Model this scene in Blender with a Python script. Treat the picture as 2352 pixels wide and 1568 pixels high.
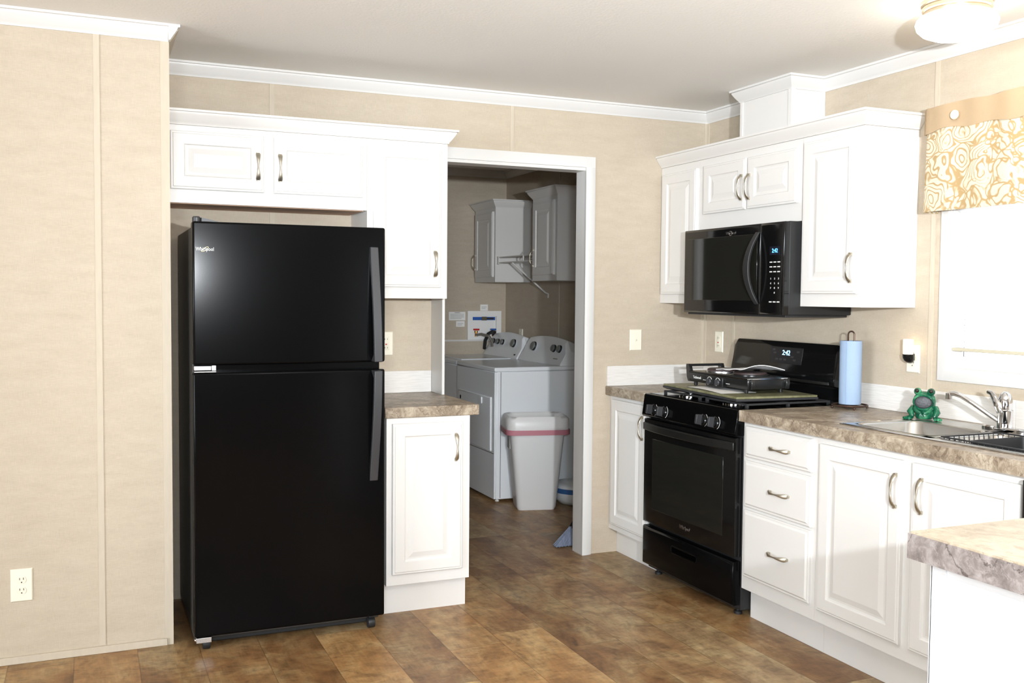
import bpy, bmesh, math, random
from mathutils import Vector, Matrix, noise
random.seed(7)
for o in list(bpy.data.objects): bpy.data.objects.remove(o)
S = bpy.context.scene
C = S.collection
PI = math.pi

# ------------------------------------------------------------------ camera
CAM = (-3.1984, -4.6505, 1.3971); YAW, PITCH, ROLL, FPX = .4085, .0465, .0083, 2243.44
cy, sy, cp, sp = math.cos(YAW), math.sin(YAW), math.cos(PITCH), math.sin(PITCH)
fw = Vector((sy*cp, cy*cp, -sp)); rt = Vector((cy, -sy, 0)); up = rt.cross(fw)
cr, sr = math.cos(ROLL), math.sin(ROLL)
rt, up = cr*rt + sr*up, -sr*rt + cr*up
cd = bpy.data.cameras.new('camera'); cam = bpy.data.objects.new('camera', cd); C.objects.link(cam)
cd.sensor_width = 36; cd.sensor_fit = 'HORIZONTAL'; cd.lens = FPX/2352*36; cd.clip_start = .05; cd.clip_end = 200
cam.matrix_world = Matrix(((rt.x, up.x, -fw.x, CAM[0]), (rt.y, up.y, -fw.y, CAM[1]), (rt.z, up.z, -fw.z, CAM[2]), (0, 0, 0, 1)))
S.camera = cam

# ------------------------------------------------------------------ world, exposure, lights
S.view_settings.view_transform = 'Standard'; S.view_settings.look = 'None'
S.view_settings.gamma = 1; S.view_settings.use_curve_mapping = False
S.view_settings.exposure = 0.05
W = bpy.data.worlds.new('world'); S.world = W; W.use_nodes = True
bg = W.node_tree.nodes['Background']; bg.inputs[0].default_value = (.86, .93, 1, 1); bg.inputs[1].default_value = 3.0

def area(name, loc, aim, sx, sy_, power, col, spread=180):
    l = bpy.data.lights.new(name, 'AREA'); l.shape = 'RECTANGLE'; l.size = sx; l.size_y = sy_; l.energy = power; l.color = col
    l.spread = math.radians(spread)
    o = bpy.data.objects.new(name, l); C.objects.link(o); o.location = loc
    o.rotation_euler = (Vector(aim) - Vector(loc)).to_track_quat('-Z', 'Y').to_euler()
    return o
def point(name, loc, power, col, r):
    l = bpy.data.lights.new(name, 'POINT'); l.energy = power; l.color = col; l.shadow_soft_size = r
    o = bpy.data.objects.new(name, l); C.objects.link(o); o.location = loc
    return o
# daylight through the wide living-room windows behind the camera (south wall) and at the left (west wall)
area('daylight_south_window', (-5.2, -11.9, 1.45), (-2.6, 0, 1.2), 3.4, 1.5, 55, (.80, .90, 1.0))
area('daylight_west_window', (-8.4, -4.4, 1.45), (-1.0, -3.2, .9), 2.6, 1.4, 270, (.84, .93, 1.0))
# the photographer's lights: a diffused flash left of the camera and one tilted up at the ceiling
area('camera_flash', (-3.02, -4.78, 1.55), (-1.6, 1.4, 1.0), .12, .08, 6.5, (.84, .93, 1.0), 75)
area('side_flash', (-3.85, -6.1, 1.75), (-.6, 1.4, 1.0), .40, .25, 11, (.86, .94, 1.0), 66)
area('flash_ceiling_bounce', (-2.6, -5.0, 1.58), (-1.9, -4.2, 2.43), .10, .06, 190, (.92, .96, 1.0), 150)

# ------------------------------------------------------------------ materials
def mat(name, col, rough=.5, metal=0., spec=.5, coat=0., noise_amt=0., noise_scale=20., bump=0., bump_scale=200., emit=None, estr=0., alpha=1., trans=0., stretch=None):
    m = bpy.data.materials.new(name); m.use_nodes = True
    nt = m.node_tree; b = nt.nodes['Principled BSDF']
    b.inputs['Base Color'].default_value = (*col, 1); b.inputs['Roughness'].default_value = rough
    b.inputs['Metallic'].default_value = metal; b.inputs['Specular IOR Level'].default_value = spec
    b.inputs['Coat Weight'].default_value = coat
    b.inputs['Transmission Weight'].default_value = trans
    if emit: b.inputs['Emission Color'].default_value = (*emit, 1); b.inputs['Emission Strength'].default_value = estr
    if noise_amt or bump:
        tc = nt.nodes.new('ShaderNodeTexCoord'); mp = nt.nodes.new('ShaderNodeMapping')
        nt.links.new(tc.outputs['Object'], mp.inputs[0])
        if stretch: mp.inputs['Scale'].default_value = stretch
    if noise_amt:
        n = nt.nodes.new('ShaderNodeTexNoise'); n.inputs['Scale'].default_value = noise_scale; n.inputs['Detail'].default_value = 5
        nt.links.new(mp.outputs[0], n.inputs[0])
        r = nt.nodes.new('ShaderNodeMapRange'); r.inputs[1].default_value = .25; r.inputs[2].default_value = .75
        r.inputs[3].default_value = 1-noise_amt; r.inputs[4].default_value = 1+noise_amt
        nt.links.new(n.outputs[0], r.inputs[0])
        v = nt.nodes.new('ShaderNodeVectorMath'); v.operation = 'SCALE'; v.inputs[0].default_value = col
        nt.links.new(r.outputs[0], v.inputs['Scale']); nt.links.new(v.outputs[0], b.inputs['Base Color'])
    if bump:
        n = nt.nodes.new('ShaderNodeTexNoise'); n.inputs['Scale'].default_value = bump_scale; n.inputs['Detail'].default_value = 3
        nt.links.new(mp.outputs[0], n.inputs[0])
        u = nt.nodes.new('ShaderNodeBump'); u.inputs['Strength'].default_value = bump; u.inputs['Distance'].default_value = .003
        nt.links.new(n.outputs[0], u.inputs['Height']); nt.links.new(u.outputs[0], b.inputs['Normal'])
    return m

class N:                                             # tiny node helper
    def __init__(s, name, rough=.5, spec=.5):
        s.m = bpy.data.materials.new(name); s.m.use_nodes = True; s.t = s.m.node_tree
        s.b = s.t.nodes['Principled BSDF']; s.b.inputs['Roughness'].default_value = rough; s.b.inputs['Specular IOR Level'].default_value = spec
        s.tc = s.t.nodes.new('ShaderNodeTexCoord')
    def n(s, typ, **k):
        x = s.t.nodes.new('ShaderNode'+typ)
        for a, b in k.items(): setattr(x, a, b)
        return x
    def l(s, a, b): s.t.links.new(a, b)
    def mapping(s, scale=(1, 1, 1), rot=(0, 0, 0), loc=(0, 0, 0), src=None):
        m = s.n('Mapping'); m.inputs['Scale'].default_value = scale; m.inputs['Rotation'].default_value = rot; m.inputs['Location'].default_value = loc
        s.l(src or s.tc.outputs['Object'], m.inputs[0]); return m.outputs[0]
    def noise(s, vec, scale, detail=4, rough=.5, dist=0.):
        x = s.n('TexNoise'); x.inputs['Scale'].default_value = scale; x.inputs['Detail'].default_value = detail
        x.inputs['Roughness'].default_value = rough; x.inputs['Distortion'].default_value = dist
        s.l(vec, x.inputs[0]); return x.outputs[0]
    def ramp(s, fac, stops):
        r = s.n('ValToRGB'); e = r.color_ramp.elements
        while len(e) < len(stops): e.new(.5)
        for q, (p, c) in zip(e, stops): q.position = p; q.color = (*c, 1) if len(c) == 3 else c
        s.l(fac, r.inputs[0]); return r.outputs[0]
    def mix(s, f, a, b, blend='MIX'):
        x = s.n('Mix', data_type='RGBA', blend_type=blend)
        for i, v in ((0, f), (6, a), (7, b)):
            if isinstance(v, (int, float)): x.inputs[i].default_value = v
            elif isinstance(v, tuple): x.inputs[i].default_value = (*v, 1)
            else: s.l(v, x.inputs[i])
        return x.outputs[2]
    def math(s, op, a, b=None, c=None):
        x = s.n('Math', operation=op)
        for i, v in enumerate((a, b, c)):
            if v is None: continue
            if isinstance(v, (int, float)): x.inputs[i].default_value = v
            else: s.l(v, x.inputs[i])
        return x.outputs[0]
    def bump(s, h, strength, dist=.002):
        u = s.n('Bump'); u.inputs['Strength'].default_value = strength; u.inputs['Distance'].default_value = dist
        s.l(h, u.inputs['Height']); s.l(u.outputs[0], s.b.inputs['Normal'])
    def col(s, c): s.l(c, s.b.inputs['Base Color']); return s

def srgb(r, g, b):
    f = lambda c: (c/255/12.92) if c/255 <= .04045 else ((c/255+.055)/1.055)**2.4
    return (f(r), f(g), f(b))

# linen-look vinyl wall covering
q = N('linen_wall', .75, .25)
a = q.noise(q.mapping((2.2, 2.2, 9)), 3.0, 6, .65)          # horizontal streaks
b_ = q.noise(q.mapping((22, 22, 420)), 2.0, 3, .6)          # weft
c_ = q.noise(q.mapping((420, 420, 14)), 2.0, 3, .6)         # warp
wv = q.math('ADD', q.math('MULTIPLY', b_, .5), q.math('MULTIPLY', c_, .5))
base = q.ramp(a, [(.3, srgb(187, 173, 154)), (.72, srgb(197, 184, 165))])
tone = q.ramp(wv, [(.35, (.86, .86, .86)), (.65, (1.06, 1.06, 1.06))])
q.col(q.mix(1.0, base, tone, 'MULTIPLY')); q.bump(wv, .12, .001)
LINEN = q.m
STRIP = mat('linen_strip', srgb(194, 182, 164), .7, spec=.25, noise_amt=.05, noise_scale=60, stretch=(1, 1, .2))

CEIL = mat('ceiling_white', srgb(236, 234, 230), .9, spec=.2, bump=.35, bump_scale=90)
TRIMW = mat('white_trim', srgb(214, 212, 209), .35)
CABW = mat('white_cabinet', srgb(219, 216, 212), .38, noise_amt=.012, noise_scale=4)
PANELW = mat('white_panel', srgb(226, 227, 229), .45)
RAWWOOD = mat('raw_wood', srgb(205, 170, 145), .8, noise_amt=.1, noise_scale=12, stretch=(1, 12, 12))
SOCKET = mat('almond_plastic', srgb(236, 230, 212), .35)
DARK = mat('dark_slot', (.02, .018, .016), .6)
RED = mat('red_plastic', srgb(190, 30, 30), .4)
BLUEP = mat('blue_plastic', srgb(40, 90, 170), .4)
NICKEL = mat('brushed_nickel', srgb(190, 182, 166), .42, 1.0)
CHROME = mat('chrome', (.62, .62, .63), .07, 1.0)
STEEL = mat('stainless_steel', (.50, .485, .46), .26, 1.0, noise_amt=.06, noise_scale=60, stretch=(1, 30, 1))
GLOSSB = mat('black_gloss', (.004, .004, .0042), .10, spec=.36)
SATINB = mat('black_satin', (.0022, .0022, .0024), .15, spec=.11, bump=.012, bump_scale=500)
BODYB = mat('fridge_body_grey', srgb(62, 60, 57), .5)
MATTB = mat('black_matte', (.016, .016, .017), .5, spec=.4)
HANDB = mat('charcoal_plastic', (.030, .030, .033), .42)
GLASSB = mat('oven_glass', (.012, .012, .010), .06, spec=.55)
IRON = mat('cast_iron', (.02, .02, .021), .65)
SILVER = mat('silver_badge', (.75, .75, .76), .25, 1.0)
WHITEP = mat('white_print', srgb(225, 225, 222), .5)
BLUELED = mat('blue_led', (.05, .3, .9), .4, emit=(.12, .50, 1.0), estr=2.5)
CYANLED = mat('pale_blue_led', (.2, .5, .9), .4, emit=(.35, .75, 1.0), estr=3)
APPW = mat('white_enamel', srgb(236, 238, 240), .28, coat=.2)
GREYKNOB = mat('grey_knob', srgb(120, 122, 118), .45)
BRONZE = mat('bronze_wire', srgb(78, 58, 48), .4, .6)
TOWEL = mat('paper_towel', srgb(150, 170, 196), .95, spec=.1, bump=.3, bump_scale=150)
PAPER = mat('white_paper', srgb(238, 236, 232), .8)
PAPER2 = mat('printed_paper', srgb(225, 226, 226), .8, noise_amt=.12, noise_scale=90)
BAG = mat('white_trash_bag', srgb(232, 230, 228), .35, bump=.5, bump_scale=30)
PINK = mat('pink_drawstring', srgb(190, 122, 134), .5)
CANP = mat('white_bin_plastic', srgb(226, 225, 224), .42)
BRISTLE = mat('grey_bristle', srgb(112, 121, 140), .7, noise_amt=.25, noise_scale=120, stretch=(1, 1, .1))
BRASS = mat('brass', srgb(190, 140, 80), .35, 1.0)
HOSE = mat('grey_hose', srgb(128, 122, 114), .4, .3)
TAN = mat('tan_fabric', srgb(172, 150, 122), .9, spec=.1, bump=.25, bump_scale=350)
BUTTON = mat('pearl_button', srgb(232, 218, 190), .3)
BRASSRING = mat('brushed_ring', srgb(200, 184, 162), .3, .8)
GREEN = N('green_ceramic', .08, .6)
gv = GREEN.noise(GREEN.mapping(), 26, 3)
GREEN.col(GREEN.ramp(gv, [(.3, srgb(8, 58, 42)), (.52, srgb(18, 92, 64)), (.72, srgb(74, 146, 104))])); GREEN = GREEN.m
SCRUB = mat('steel_wool', srgb(86, 87, 90), .6, .5, bump=1.0, bump_scale=120)
WHITEGLOW = mat('lamp_glass', srgb(255, 244, 225), .4, emit=(1.0, .92, .78), estr=9.5)
NIGHTGLOW = mat('night_shade', srgb(255, 240, 215), .4, emit=(1.0, .80, .55), estr=2.2)

# stone-look laminate
def stone(name, dark, mid, light, vein):
    q = N(name, .38, .4)
    v = q.mapping()
    n1 = q.noise(v, 7, 8, .66, 1.4); n2 = q.noise(v, 34, 6, .7, .8)
    f = q.math('ADD', q.math('MULTIPLY', n1, .58), q.math('MULTIPLY', n2, .42))
    c = q.ramp(f, [(.36, dark), (.48, mid), (.62, light)])
    w = q.noise(v, 3.2, 9, .6, 2.2)
    vm = q.math('ABSOLUTE', q.math('SUBTRACT', w, .5))
    c = q.mix(q.ramp(vm, [(.0, (.8, .8, .8)), (.012, (0, 0, 0))]), c, vein)
    w2 = q.noise(q.mapping(loc=(4, 2, 7)), 9, 7, .6, 1.6)
    vm2 = q.math('ABSOLUTE', q.math('SUBTRACT', w2, .52))
    c = q.mix(q.ramp(vm2, [(.0, (.6, .6, .6)), (.012, (0, 0, 0))]), c, light)
    q.col(c); return q.m
STONE = stone('stone_laminate', srgb(108, 94, 80), srgb(142, 127, 109), srgb(188, 175, 156), srgb(92, 76, 62))
STONE2 = stone('grey_stone_laminate', srgb(88, 80, 77), srgb(115, 106, 103), srgb(154, 146, 143), srgb(52, 42, 38))
BOARDTOP = stone('green_board_laminate', srgb(92, 92, 64), srgb(112, 110, 80), srgb(140, 136, 106), srgb(84, 82, 58))

# wood-look vinyl planks running along y
q = N('wood_plank_floor', .42, .4)
sep = q.n('SeparateXYZ'); q.l(q.tc.outputs['Object'], sep.inputs[0])
PW, PL = .226, 1.22
col_i = q.math('FLOOR', q.math('DIVIDE', q.math('ADD', sep.outputs[0], 10*PW + .78 - .226*3), PW))
wn = q.n('TexWhiteNoise', noise_dimensions='1D'); q.l(col_i, wn.inputs['W'])
yy = q.math('ADD', q.math('DIVIDE', sep.outputs[1], PL), wn.outputs[0])
row_i = q.math('FLOOR', yy)
comb = q.n('CombineXYZ'); q.l(col_i, comb.inputs[0]); q.l(row_i, comb.inputs[1])
wn2 = q.n('TexWhiteNoise', noise_dimensions='3D'); q.l(comb.outputs[0], wn2.inputs[0])
off = q.n('VectorMath', operation='SCALE'); q.l(wn2.outputs['Color'], off.inputs[0]); off.inputs['Scale'].default_value = 30
vec = q.n('VectorMath', operation='ADD'); q.l(q.tc.outputs['Object'], vec.inputs[0]); q.l(off.outputs[0], vec.inputs[1])
blot = q.noise(q.mapping((1.0, .6, 1), src=vec.outputs[0]), 4.6, 9, .66, .6)
grain = q.noise(q.mapping((26, 2.2, 1), src=vec.outputs[0]), 3, 6, .6, 1.0)
cross = q.noise(q.mapping((5, 22, 1), src=vec.outputs[0]), 2.4, 5, .6, .8)
c = q.ramp(blot, [(.30, srgb(98, 66, 40)), (.42, srgb(146, 104, 62)), (.51, srgb(172, 136, 90)), (.61, srgb(202, 174, 126)), (.72, srgb(150, 136, 108))])
c = q.mix(.58, c, q.ramp(wn2.outputs[0], [(.0, srgb(78, 54, 36)), (.25, srgb(156, 118, 76)), (.5, srgb(104, 78, 56)), (.72, srgb(124, 110, 88)), (1., srgb(202, 168, 118))]))
med = q.noise(q.mapping((1, .7, 1), src=vec.outputs[0]), 15, 6, .62, 1.0)
g = q.math('ADD', q.math('MULTIPLY', med, .5), q.math('ADD', q.math('MULTIPLY', grain, .2), q.math('MULTIPLY', cross, .3)))
c = q.mix(1.0, c, q.ramp(g, [(.38, (.60, .58, .56)), (.5, (.98, .98, .97)), (.62, (1.28, 1.26, 1.22))]), 'MULTIPLY')
fx = q.math('FRACT', q.math('DIVIDE', q.math('ADD', sep.outputs[0], 10*PW + .78 - .226*3), PW)); fy = q.math('FRACT', yy)
ex = q.math('MINIMUM', fx, q.math('SUBTRACT', 1, fx)); ey = q.math('MULTIPLY', q.math('MINIMUM', fy, q.math('SUBTRACT', 1, fy)), PL/PW)
seam = q.math('MINIMUM', ex, ey)
c = q.mix(1.0, c, q.ramp(seam, [(.0, (.55, .52, .5)), (.012, (1, 1, 1))]), 'MULTIPLY')
q.col(c); q.bump(g, .08, .001)
FLOORM = q.m

# white wavy tile strip
q = N('white_tile', .25, .5)
hv = q.noise(q.mapping((6, 6, 120)), 2, 3)
q.col(q.ramp(hv, [(.35, srgb(216, 212, 207)), (.65, srgb(228, 224, 219))])); q.bump(hv, .25, .002)
TILE = q.m

# paisley print fabric: nested curls and leaves in tan on cream
q = N('paisley_fabric', .9, .1)
v = q.mapping((1, 1, 1))
wob = q.n('TexNoise'); wob.inputs['Scale'].default_value = 7; wob.inputs['Detail'].default_value = 2; q.l(v, wob.inputs[0])
wsc = q.n('VectorMath', operation='SCALE'); q.l(wob.outputs['Color'], wsc.inputs[0]); wsc.inputs['Scale'].default_value = .20
wv_ = q.n('VectorMath', operation='ADD'); q.l(v, wv_.inputs[0]); q.l(wsc.outputs[0], wv_.inputs[1])
vo = q.n('TexVoronoi', feature='F1'); vo.inputs['Scale'].default_value = 7.5; q.l(wv_.outputs[0], vo.inputs[0])
rings = q.math('SINE', q.math('MULTIPLY', vo.outputs['Distance'], 50))
vo2 = q.n('TexVoronoi', feature='SMOOTH_F1'); vo2.inputs['Scale'].default_value = 34; q.l(wv_.outputs[0], vo2.inputs[0])
leaf = q.ramp(vo2.outputs['Distance'], [(.30, (0, 0, 0)), (.36, (1, 1, 1)), (.44, (1, 1, 1)), (.50, (0, 0, 0))])
cell = q.n('TexVoronoi', feature='DISTANCE_TO_EDGE'); cell.inputs['Scale'].default_value = 7.5; q.l(wv_.outputs[0], cell.inputs[0])
edge = q.ramp(cell.outputs['Distance'], [(.012, (1, 1, 1)), (.04, (0, 0, 0))])
big = q.noise(v, 6, 2)
ringm = q.ramp(rings, [(.50, (0, 0, 0)), (.78, (1, 1, 1))])
pat = q.mix(q.ramp(big, [(.46, (0, 0, 0)), (.52, (1, 1, 1))]), ringm, leaf)
pat = q.mix(edge, pat, (1., 1., 1.))
q.col(q.mix(pat, srgb(203, 194, 174), srgb(170, 144, 104)))
PAISLEY = q.m

# ------------------------------------------------------------------ mesh helpers
class MB:
    def __init__(s): s.b = bmesh.new()
    def quadbox(s, pts):
        v = [s.b.verts.new(p) for p in pts]
        for f in ((0, 1, 2, 3), (7, 6, 5, 4), (0, 4, 5, 1), (1, 5, 6, 2), (2, 6, 7, 3), (3, 7, 4, 0)): s.b.faces.new([v[i] for i in f])
        return s
    def box(s, x0, y0, z0, x1, y1, z1, T=None):
        p = [(x0, y0, z0), (x1, y0, z0), (x1, y1, z0), (x0, y1, z0), (x0, y0, z1), (x1, y0, z1), (x1, y1, z1), (x0, y1, z1)]
        if T: p = [T(*a) for a in p]
        return s.quadbox(p)
    def loft(s, rings, cap=True, closed=True):
        vs = [[s.b.verts.new(p) for p in r] for r in rings]; n = len(rings[0])
        for a, b in zip(vs, vs[1:]):
            for i in range(n if closed else n-1):
                j = (i+1) % n
                s.b.faces.new((a[i], a[j], b[j], b[i]))
        if cap and closed:
            s.b.faces.new(vs[0]); s.b.faces.new(vs[-1])
        return s
    def prism(s, pts, axis, a0, a1):
        f = {'x': lambda p, a: (a, p[0], p[1]), 'y': lambda p, a: (p[0], a, p[1]), 'z': lambda p, a: (p[0], p[1], a)}[axis]
        return s.loft([[f(p, a0) for p in pts], [f(p, a1) for p in pts]])
    def tube(s, pts, r, seg=10, closed=False, flat=1.0):
        P = [Vector(p) for p in pts]; n = len(P); rs = r if isinstance(r, (list, tuple)) else [r]*n
        t0 = (P[1]-P[0]).normalized(); ref = Vector((0, 0, 1)) if abs(t0.z) < .9 else Vector((1, 0, 0))
        u = (ref - t0*ref.dot(t0)).normalized(); rings = []
        for i in range(n):
            if closed: t = (P[(i+1) % n]-P[i-1]).normalized()
            else: t = (P[min(i+1, n-1)]-P[max(i-1, 0)]).normalized()
            u = (u - t*u.dot(t)).normalized(); w = t.cross(u)
            rings.append([P[i] + rs[i]*(math.cos(2*PI*k/seg)*u*flat + math.sin(2*PI*k/seg)*w) for k in range(seg)])
        if closed: s.loft(rings+[rings[0]], cap=False)
        else: s.loft(rings)
        return s
    def lathe(s, prof, c, axis='z', seg=28, T=None):
        rings = []
        for r, h in prof:
            ring = []
            for k in range(seg):
                a = 2*PI*k/seg; p = (r*math.cos(a), r*math.sin(a), h)
                if axis == 'x': p = (p[2], p[0], p[1])
                elif axis == 'y': p = (p[0], p[2], p[1])
                if T: p = T @ Vector(p)
                ring.append((c[0]+p[0], c[1]+p[1], c[2]+p[2]))
            rings.append(ring)
        return s.loft(rings)
    def ball(s, c, r, seg=16, T=None):
        rx, ry, rz = r if isinstance(r, (list, tuple)) else (r, r, r); rings = []
        m = seg//2
        for i in range(m+1):
            th = max(.02, min(PI-.02, PI*i/m)); ring = []
            for k in range(seg):
                a = 2*PI*k/seg; p = Vector((rx*math.sin(th)*math.cos(a), ry*math.sin(th)*math.sin(a), rz*math.cos(th)))
                if T: p = T @ p
                ring.append((c[0]+p.x, c[1]+p.y, c[2]+p.z))
            rings.append(ring)
        return s.loft(rings)
    def build(s, name, m, parent=None, bevel=0, seg=2, label=None, angle=38, T=None):
        if T: bmesh.ops.transform(s.b, matrix=T, verts=s.b.verts)
        bmesh.ops.remove_doubles(s.b, verts=s.b.verts, dist=1e-6)
        bmesh.ops.recalc_face_normals(s.b, faces=s.b.faces)
        me = bpy.data.meshes.new(name); s.b.to_mesh(me); s.b.free()
        me.materials.append(m)
        me.shade_smooth(); me.set_sharp_from_angle(angle=math.radians(angle))
        return link(name, me, parent, bevel, seg, label)

ORIG = {}
def link(name, me, parent=None, bevel=0, seg=2, label=None):
    o = bpy.data.objects.new(name, me); C.objects.link(o)
    if parent:
        o.parent = parent
        o.matrix_parent_inverse = Matrix.Translation(-Vector(ORIG.get(parent, (0, 0, 0))))
    if bevel:
        b = o.modifiers.new('bevel', 'BEVEL'); b.width = bevel; b.segments = seg; b.limit_method = 'ANGLE'; b.angle_limit = math.radians(40)
    if label: o['label'] = label
    return o
def thing(name, loc, label, cat, group=None):
    o = bpy.data.objects.new(name, None); C.objects.link(o); o.location = loc; o.empty_display_size = .1
    ORIG[o] = loc
    return tag(o, label, cat, group)
def tag(o, label, cat, group=None):
    o['label'] = label; o['category'] = cat
    group = group or GROUPS.get(o.name.split('.')[0])
    if group: o['group'] = group
    return o
GROUPS = {'wall_cabinet': 'kitchen wall cabinets', 'base_cabinet': 'kitchen base cabinets', 'laundry_cabinet': 'laundry wall cabinets', 'wall_outlet': 'wall outlets', 'paper_notice': 'notices on the laundry wall', 'countertop': 'stone-look countertops', 'backsplash': 'white tile backsplashes', 'crown_molding': 'cabinet crown moldings'}
def struct(o): o['kind'] = 'structure'; return o
def FY(y): return lambda u, v, n: (u, y-n, v)        # face looking towards -y: u = x, v = z, n outwards
def FX(x): return lambda u, v, n: (x-n, u, v)        # face looking towards -x: u = y, v = z, n outwards

def text(s_, size, T, u, v, n, name, m, parent, flip=False, ext=.0006, align='CENTER', label=None, shear=0., sx=1.):
    cu = bpy.data.curves.new('t', 'FONT'); cu.body = s_; cu.size = size; cu.extrude = ext; cu.align_x = align; cu.align_y = 'CENTER'; cu.shear = shear; cu.resolution_u = 2
    ob = bpy.data.objects.new('t', cu); C.objects.link(ob)
    dg = bpy.context.evaluated_depsgraph_get(); me = bpy.data.meshes.new_from_object(ob.evaluated_get(dg))
    bpy.data.objects.remove(ob); bpy.data.curves.remove(cu)
    for w in me.vertices:
        x, y, z = w.co; w.co = T(u + (-x if flip else x)*sx, v + y, n + z)
    if flip: me.flip_normals()
    me.name = name; me.materials.clear(); me.materials.append(m)
    return link(name, me, parent, label=label)

def rectring(T, u0, u1, v0, v1, i, n): return [T(u0+i, v0+i, n), T(u1-i, v0+i, n), T(u1-i, v1-i, n), T(u0+i, v1-i, n)]
RAISED = [(0, 0), (0, .014), (.003, .0165), (.009, .0165), (.012, .019), (.054, .019), (.058, .0135), (.064, .012), (.072, .0125), (.094, .0185)]
SLAB = [(0, 0), (0, .011), (.003, .0135), (.010, .0135), (.017, .019)]
def door(T, u0, u1, v0, v1, parent, name='door', prof=RAISED, m=None):
    k = min(1., (min(u1-u0, v1-v0)/2-.004)/max(.0001, prof[-1][0]))
    mb = MB(); mb.loft([rectring(T, u0, u1, v0, v1, i*k, n) for i, n in prof])
    return mb.build(name, m or CABW, parent, angle=4)
def handle(T, u, v, n0, parent, vertical=True, L=.125):
    mb = MB(); rings = []; K = 24
    for i in range(K+1):
        t = -1 + 2*i/K
        h = n0 + .004 + .024*(1-abs(t)**3.2)
        w = .0030 + .0068*min(1, abs(t)/.8)**1.4
        if abs(t) > .82: w *= max(.35, math.sqrt(max(0, 1-((abs(t)-.82)/.18)**2)))
        th = .0032 + .0012*abs(t)
        a = t*L/2; ring = []
        for k in range(10):
            an = 2*PI*k/10; x, y = w*math.cos(an), th*math.sin(an)
            ring.append(T(u+x, v+a, h+y) if vertical else T(u+a, v+x, h+y))
        rings.append(ring)
    mb.loft(rings)
    for e in (-1, 1):                                 # feet to the door
        a = e*L*.45
        if vertical: mb.box(u-.0045, v+a-.006, n0-.001, u+.0045, v+a+.006, n0+.012, T)
        else: mb.box(u+a-.006, v-.0045, n0-.001, u+a+.006, v+.0045, n0+.012, T)
    return mb.build('handle', NICKEL, parent, label='brushed nickel bow handle')

CROWN = [(0, -.061), (.005, -.061), (.007, -.054), (.012, -.049), (.020, -.038), (.030, -.022), (.033, -.016), (.034, -.011), (.042, -.009), (.042, 0), (0, 0)]
def sweep(mb, path, prof, ztop, side=1, scale=1.):
    P = [Vector(p) for p in path]; rings = []; n = len(P)
    for i in range(n):
        d0 = (P[i]-P[i-1]).normalized() if i else (P[1]-P[0]).normalized()
        d1 = (P[i+1]-P[i]).normalized() if i < n-1 else d0
        n0, n1 = Vector((d0.y, -d0.x))*side, Vector((d1.y, -d1.x))*side
        m_ = n0+n1; m_ = m_/m_.dot(n0)
        rings.append([(P[i].x+m_.x*a*scale, P[i].y+m_.y*a*scale, ztop+b*scale) for a, b in prof])
    mb.loft(rings); return mb

# ------------------------------------------------------------------ the setting
H = 2.431; XL, YL = -2.907, -.594; YB = 2.88
struct(MB().box(-8.7, -12.2, -.12, .12, 3.0, 0).build('floor', FLOORM))
struct(MB().box(-8.7, -12.2, H, .12, 3.0, H+.12).build('ceiling', CEIL))
mb = MB(); mb.box(XL, 0, 0, -1.614, .1, H); mb.box(-1.614, 0, 2.083, -.752, .1, H); mb.box(-.752, 0, 0, 0, .1, H)
struct(mb.build('wall_back', LINEN))
WY0, WY1, WZ0, WZ1 = -2.62, -1.725, 1.118, 2.06       # kitchen window opening
mb = MB(); mb.box(0, -12.2, 0, .1, -9.4, H); mb.box(0, -9.4, 0, .1, -7.3, .35); mb.box(0, -9.4, 2.0, .1, -7.3, H); mb.box(0, -7.3, 0, .1, WY0, H); mb.box(0, WY1, 0, .1, 3.0, H); mb.box(0, WY0, 0, .1, WY1, WZ0); mb.box(0, WY0, WZ1, .1, WY1, H)
struct(mb.build('wall_right', LINEN))
struct(MB().box(-8.6, YL, 0, XL, .1, H).build('wall_left', LINEN))
TAUPE = mat('taupe_wall', srgb(112, 98, 84), .8)  # for unseen walls, set dark so the black appliances reflect a dim room
mb = MB(); mb.box(-8.7, -12.2, 0, -8.6, -5.8, H); mb.box(-8.7, -3.0, 0, -8.6, .1, H); mb.box(-8.7, -5.8, 0, -8.6, -3.0, .7); mb.box(-8.7, -5.8, 2.15, -8.6, -3.0, H)
struct(mb.build('wall_west', TAUPE))
mb = MB(); mb.box(-8.6, -12.2, 0, -7.0, -12.1, H); mb.box(-3.4, -12.2, 0, 0, -12.1, H); mb.box(-7.0, -12.2, 0, -3.4, -12.1, .65); mb.box(-7.0, -12.2, 2.2, -3.4, -12.1, H)
struct(mb.build('wall_south', TAUPE))
struct(MB().box(-2.9, YB, 0, 0, 3.0, H).build('wall_laundry_back', LINEN))
struct(MB().box(-2.9, .1, 0, -2.8, YB, H).build('wall_laundry_left', LINEN))

TN = [0]
def trim(mb, m=TRIMW, bevel=0):
    TN[0] += 1
    return struct(mb.build('trim_%d' % TN[0], m, bevel=bevel, angle=30))
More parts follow.
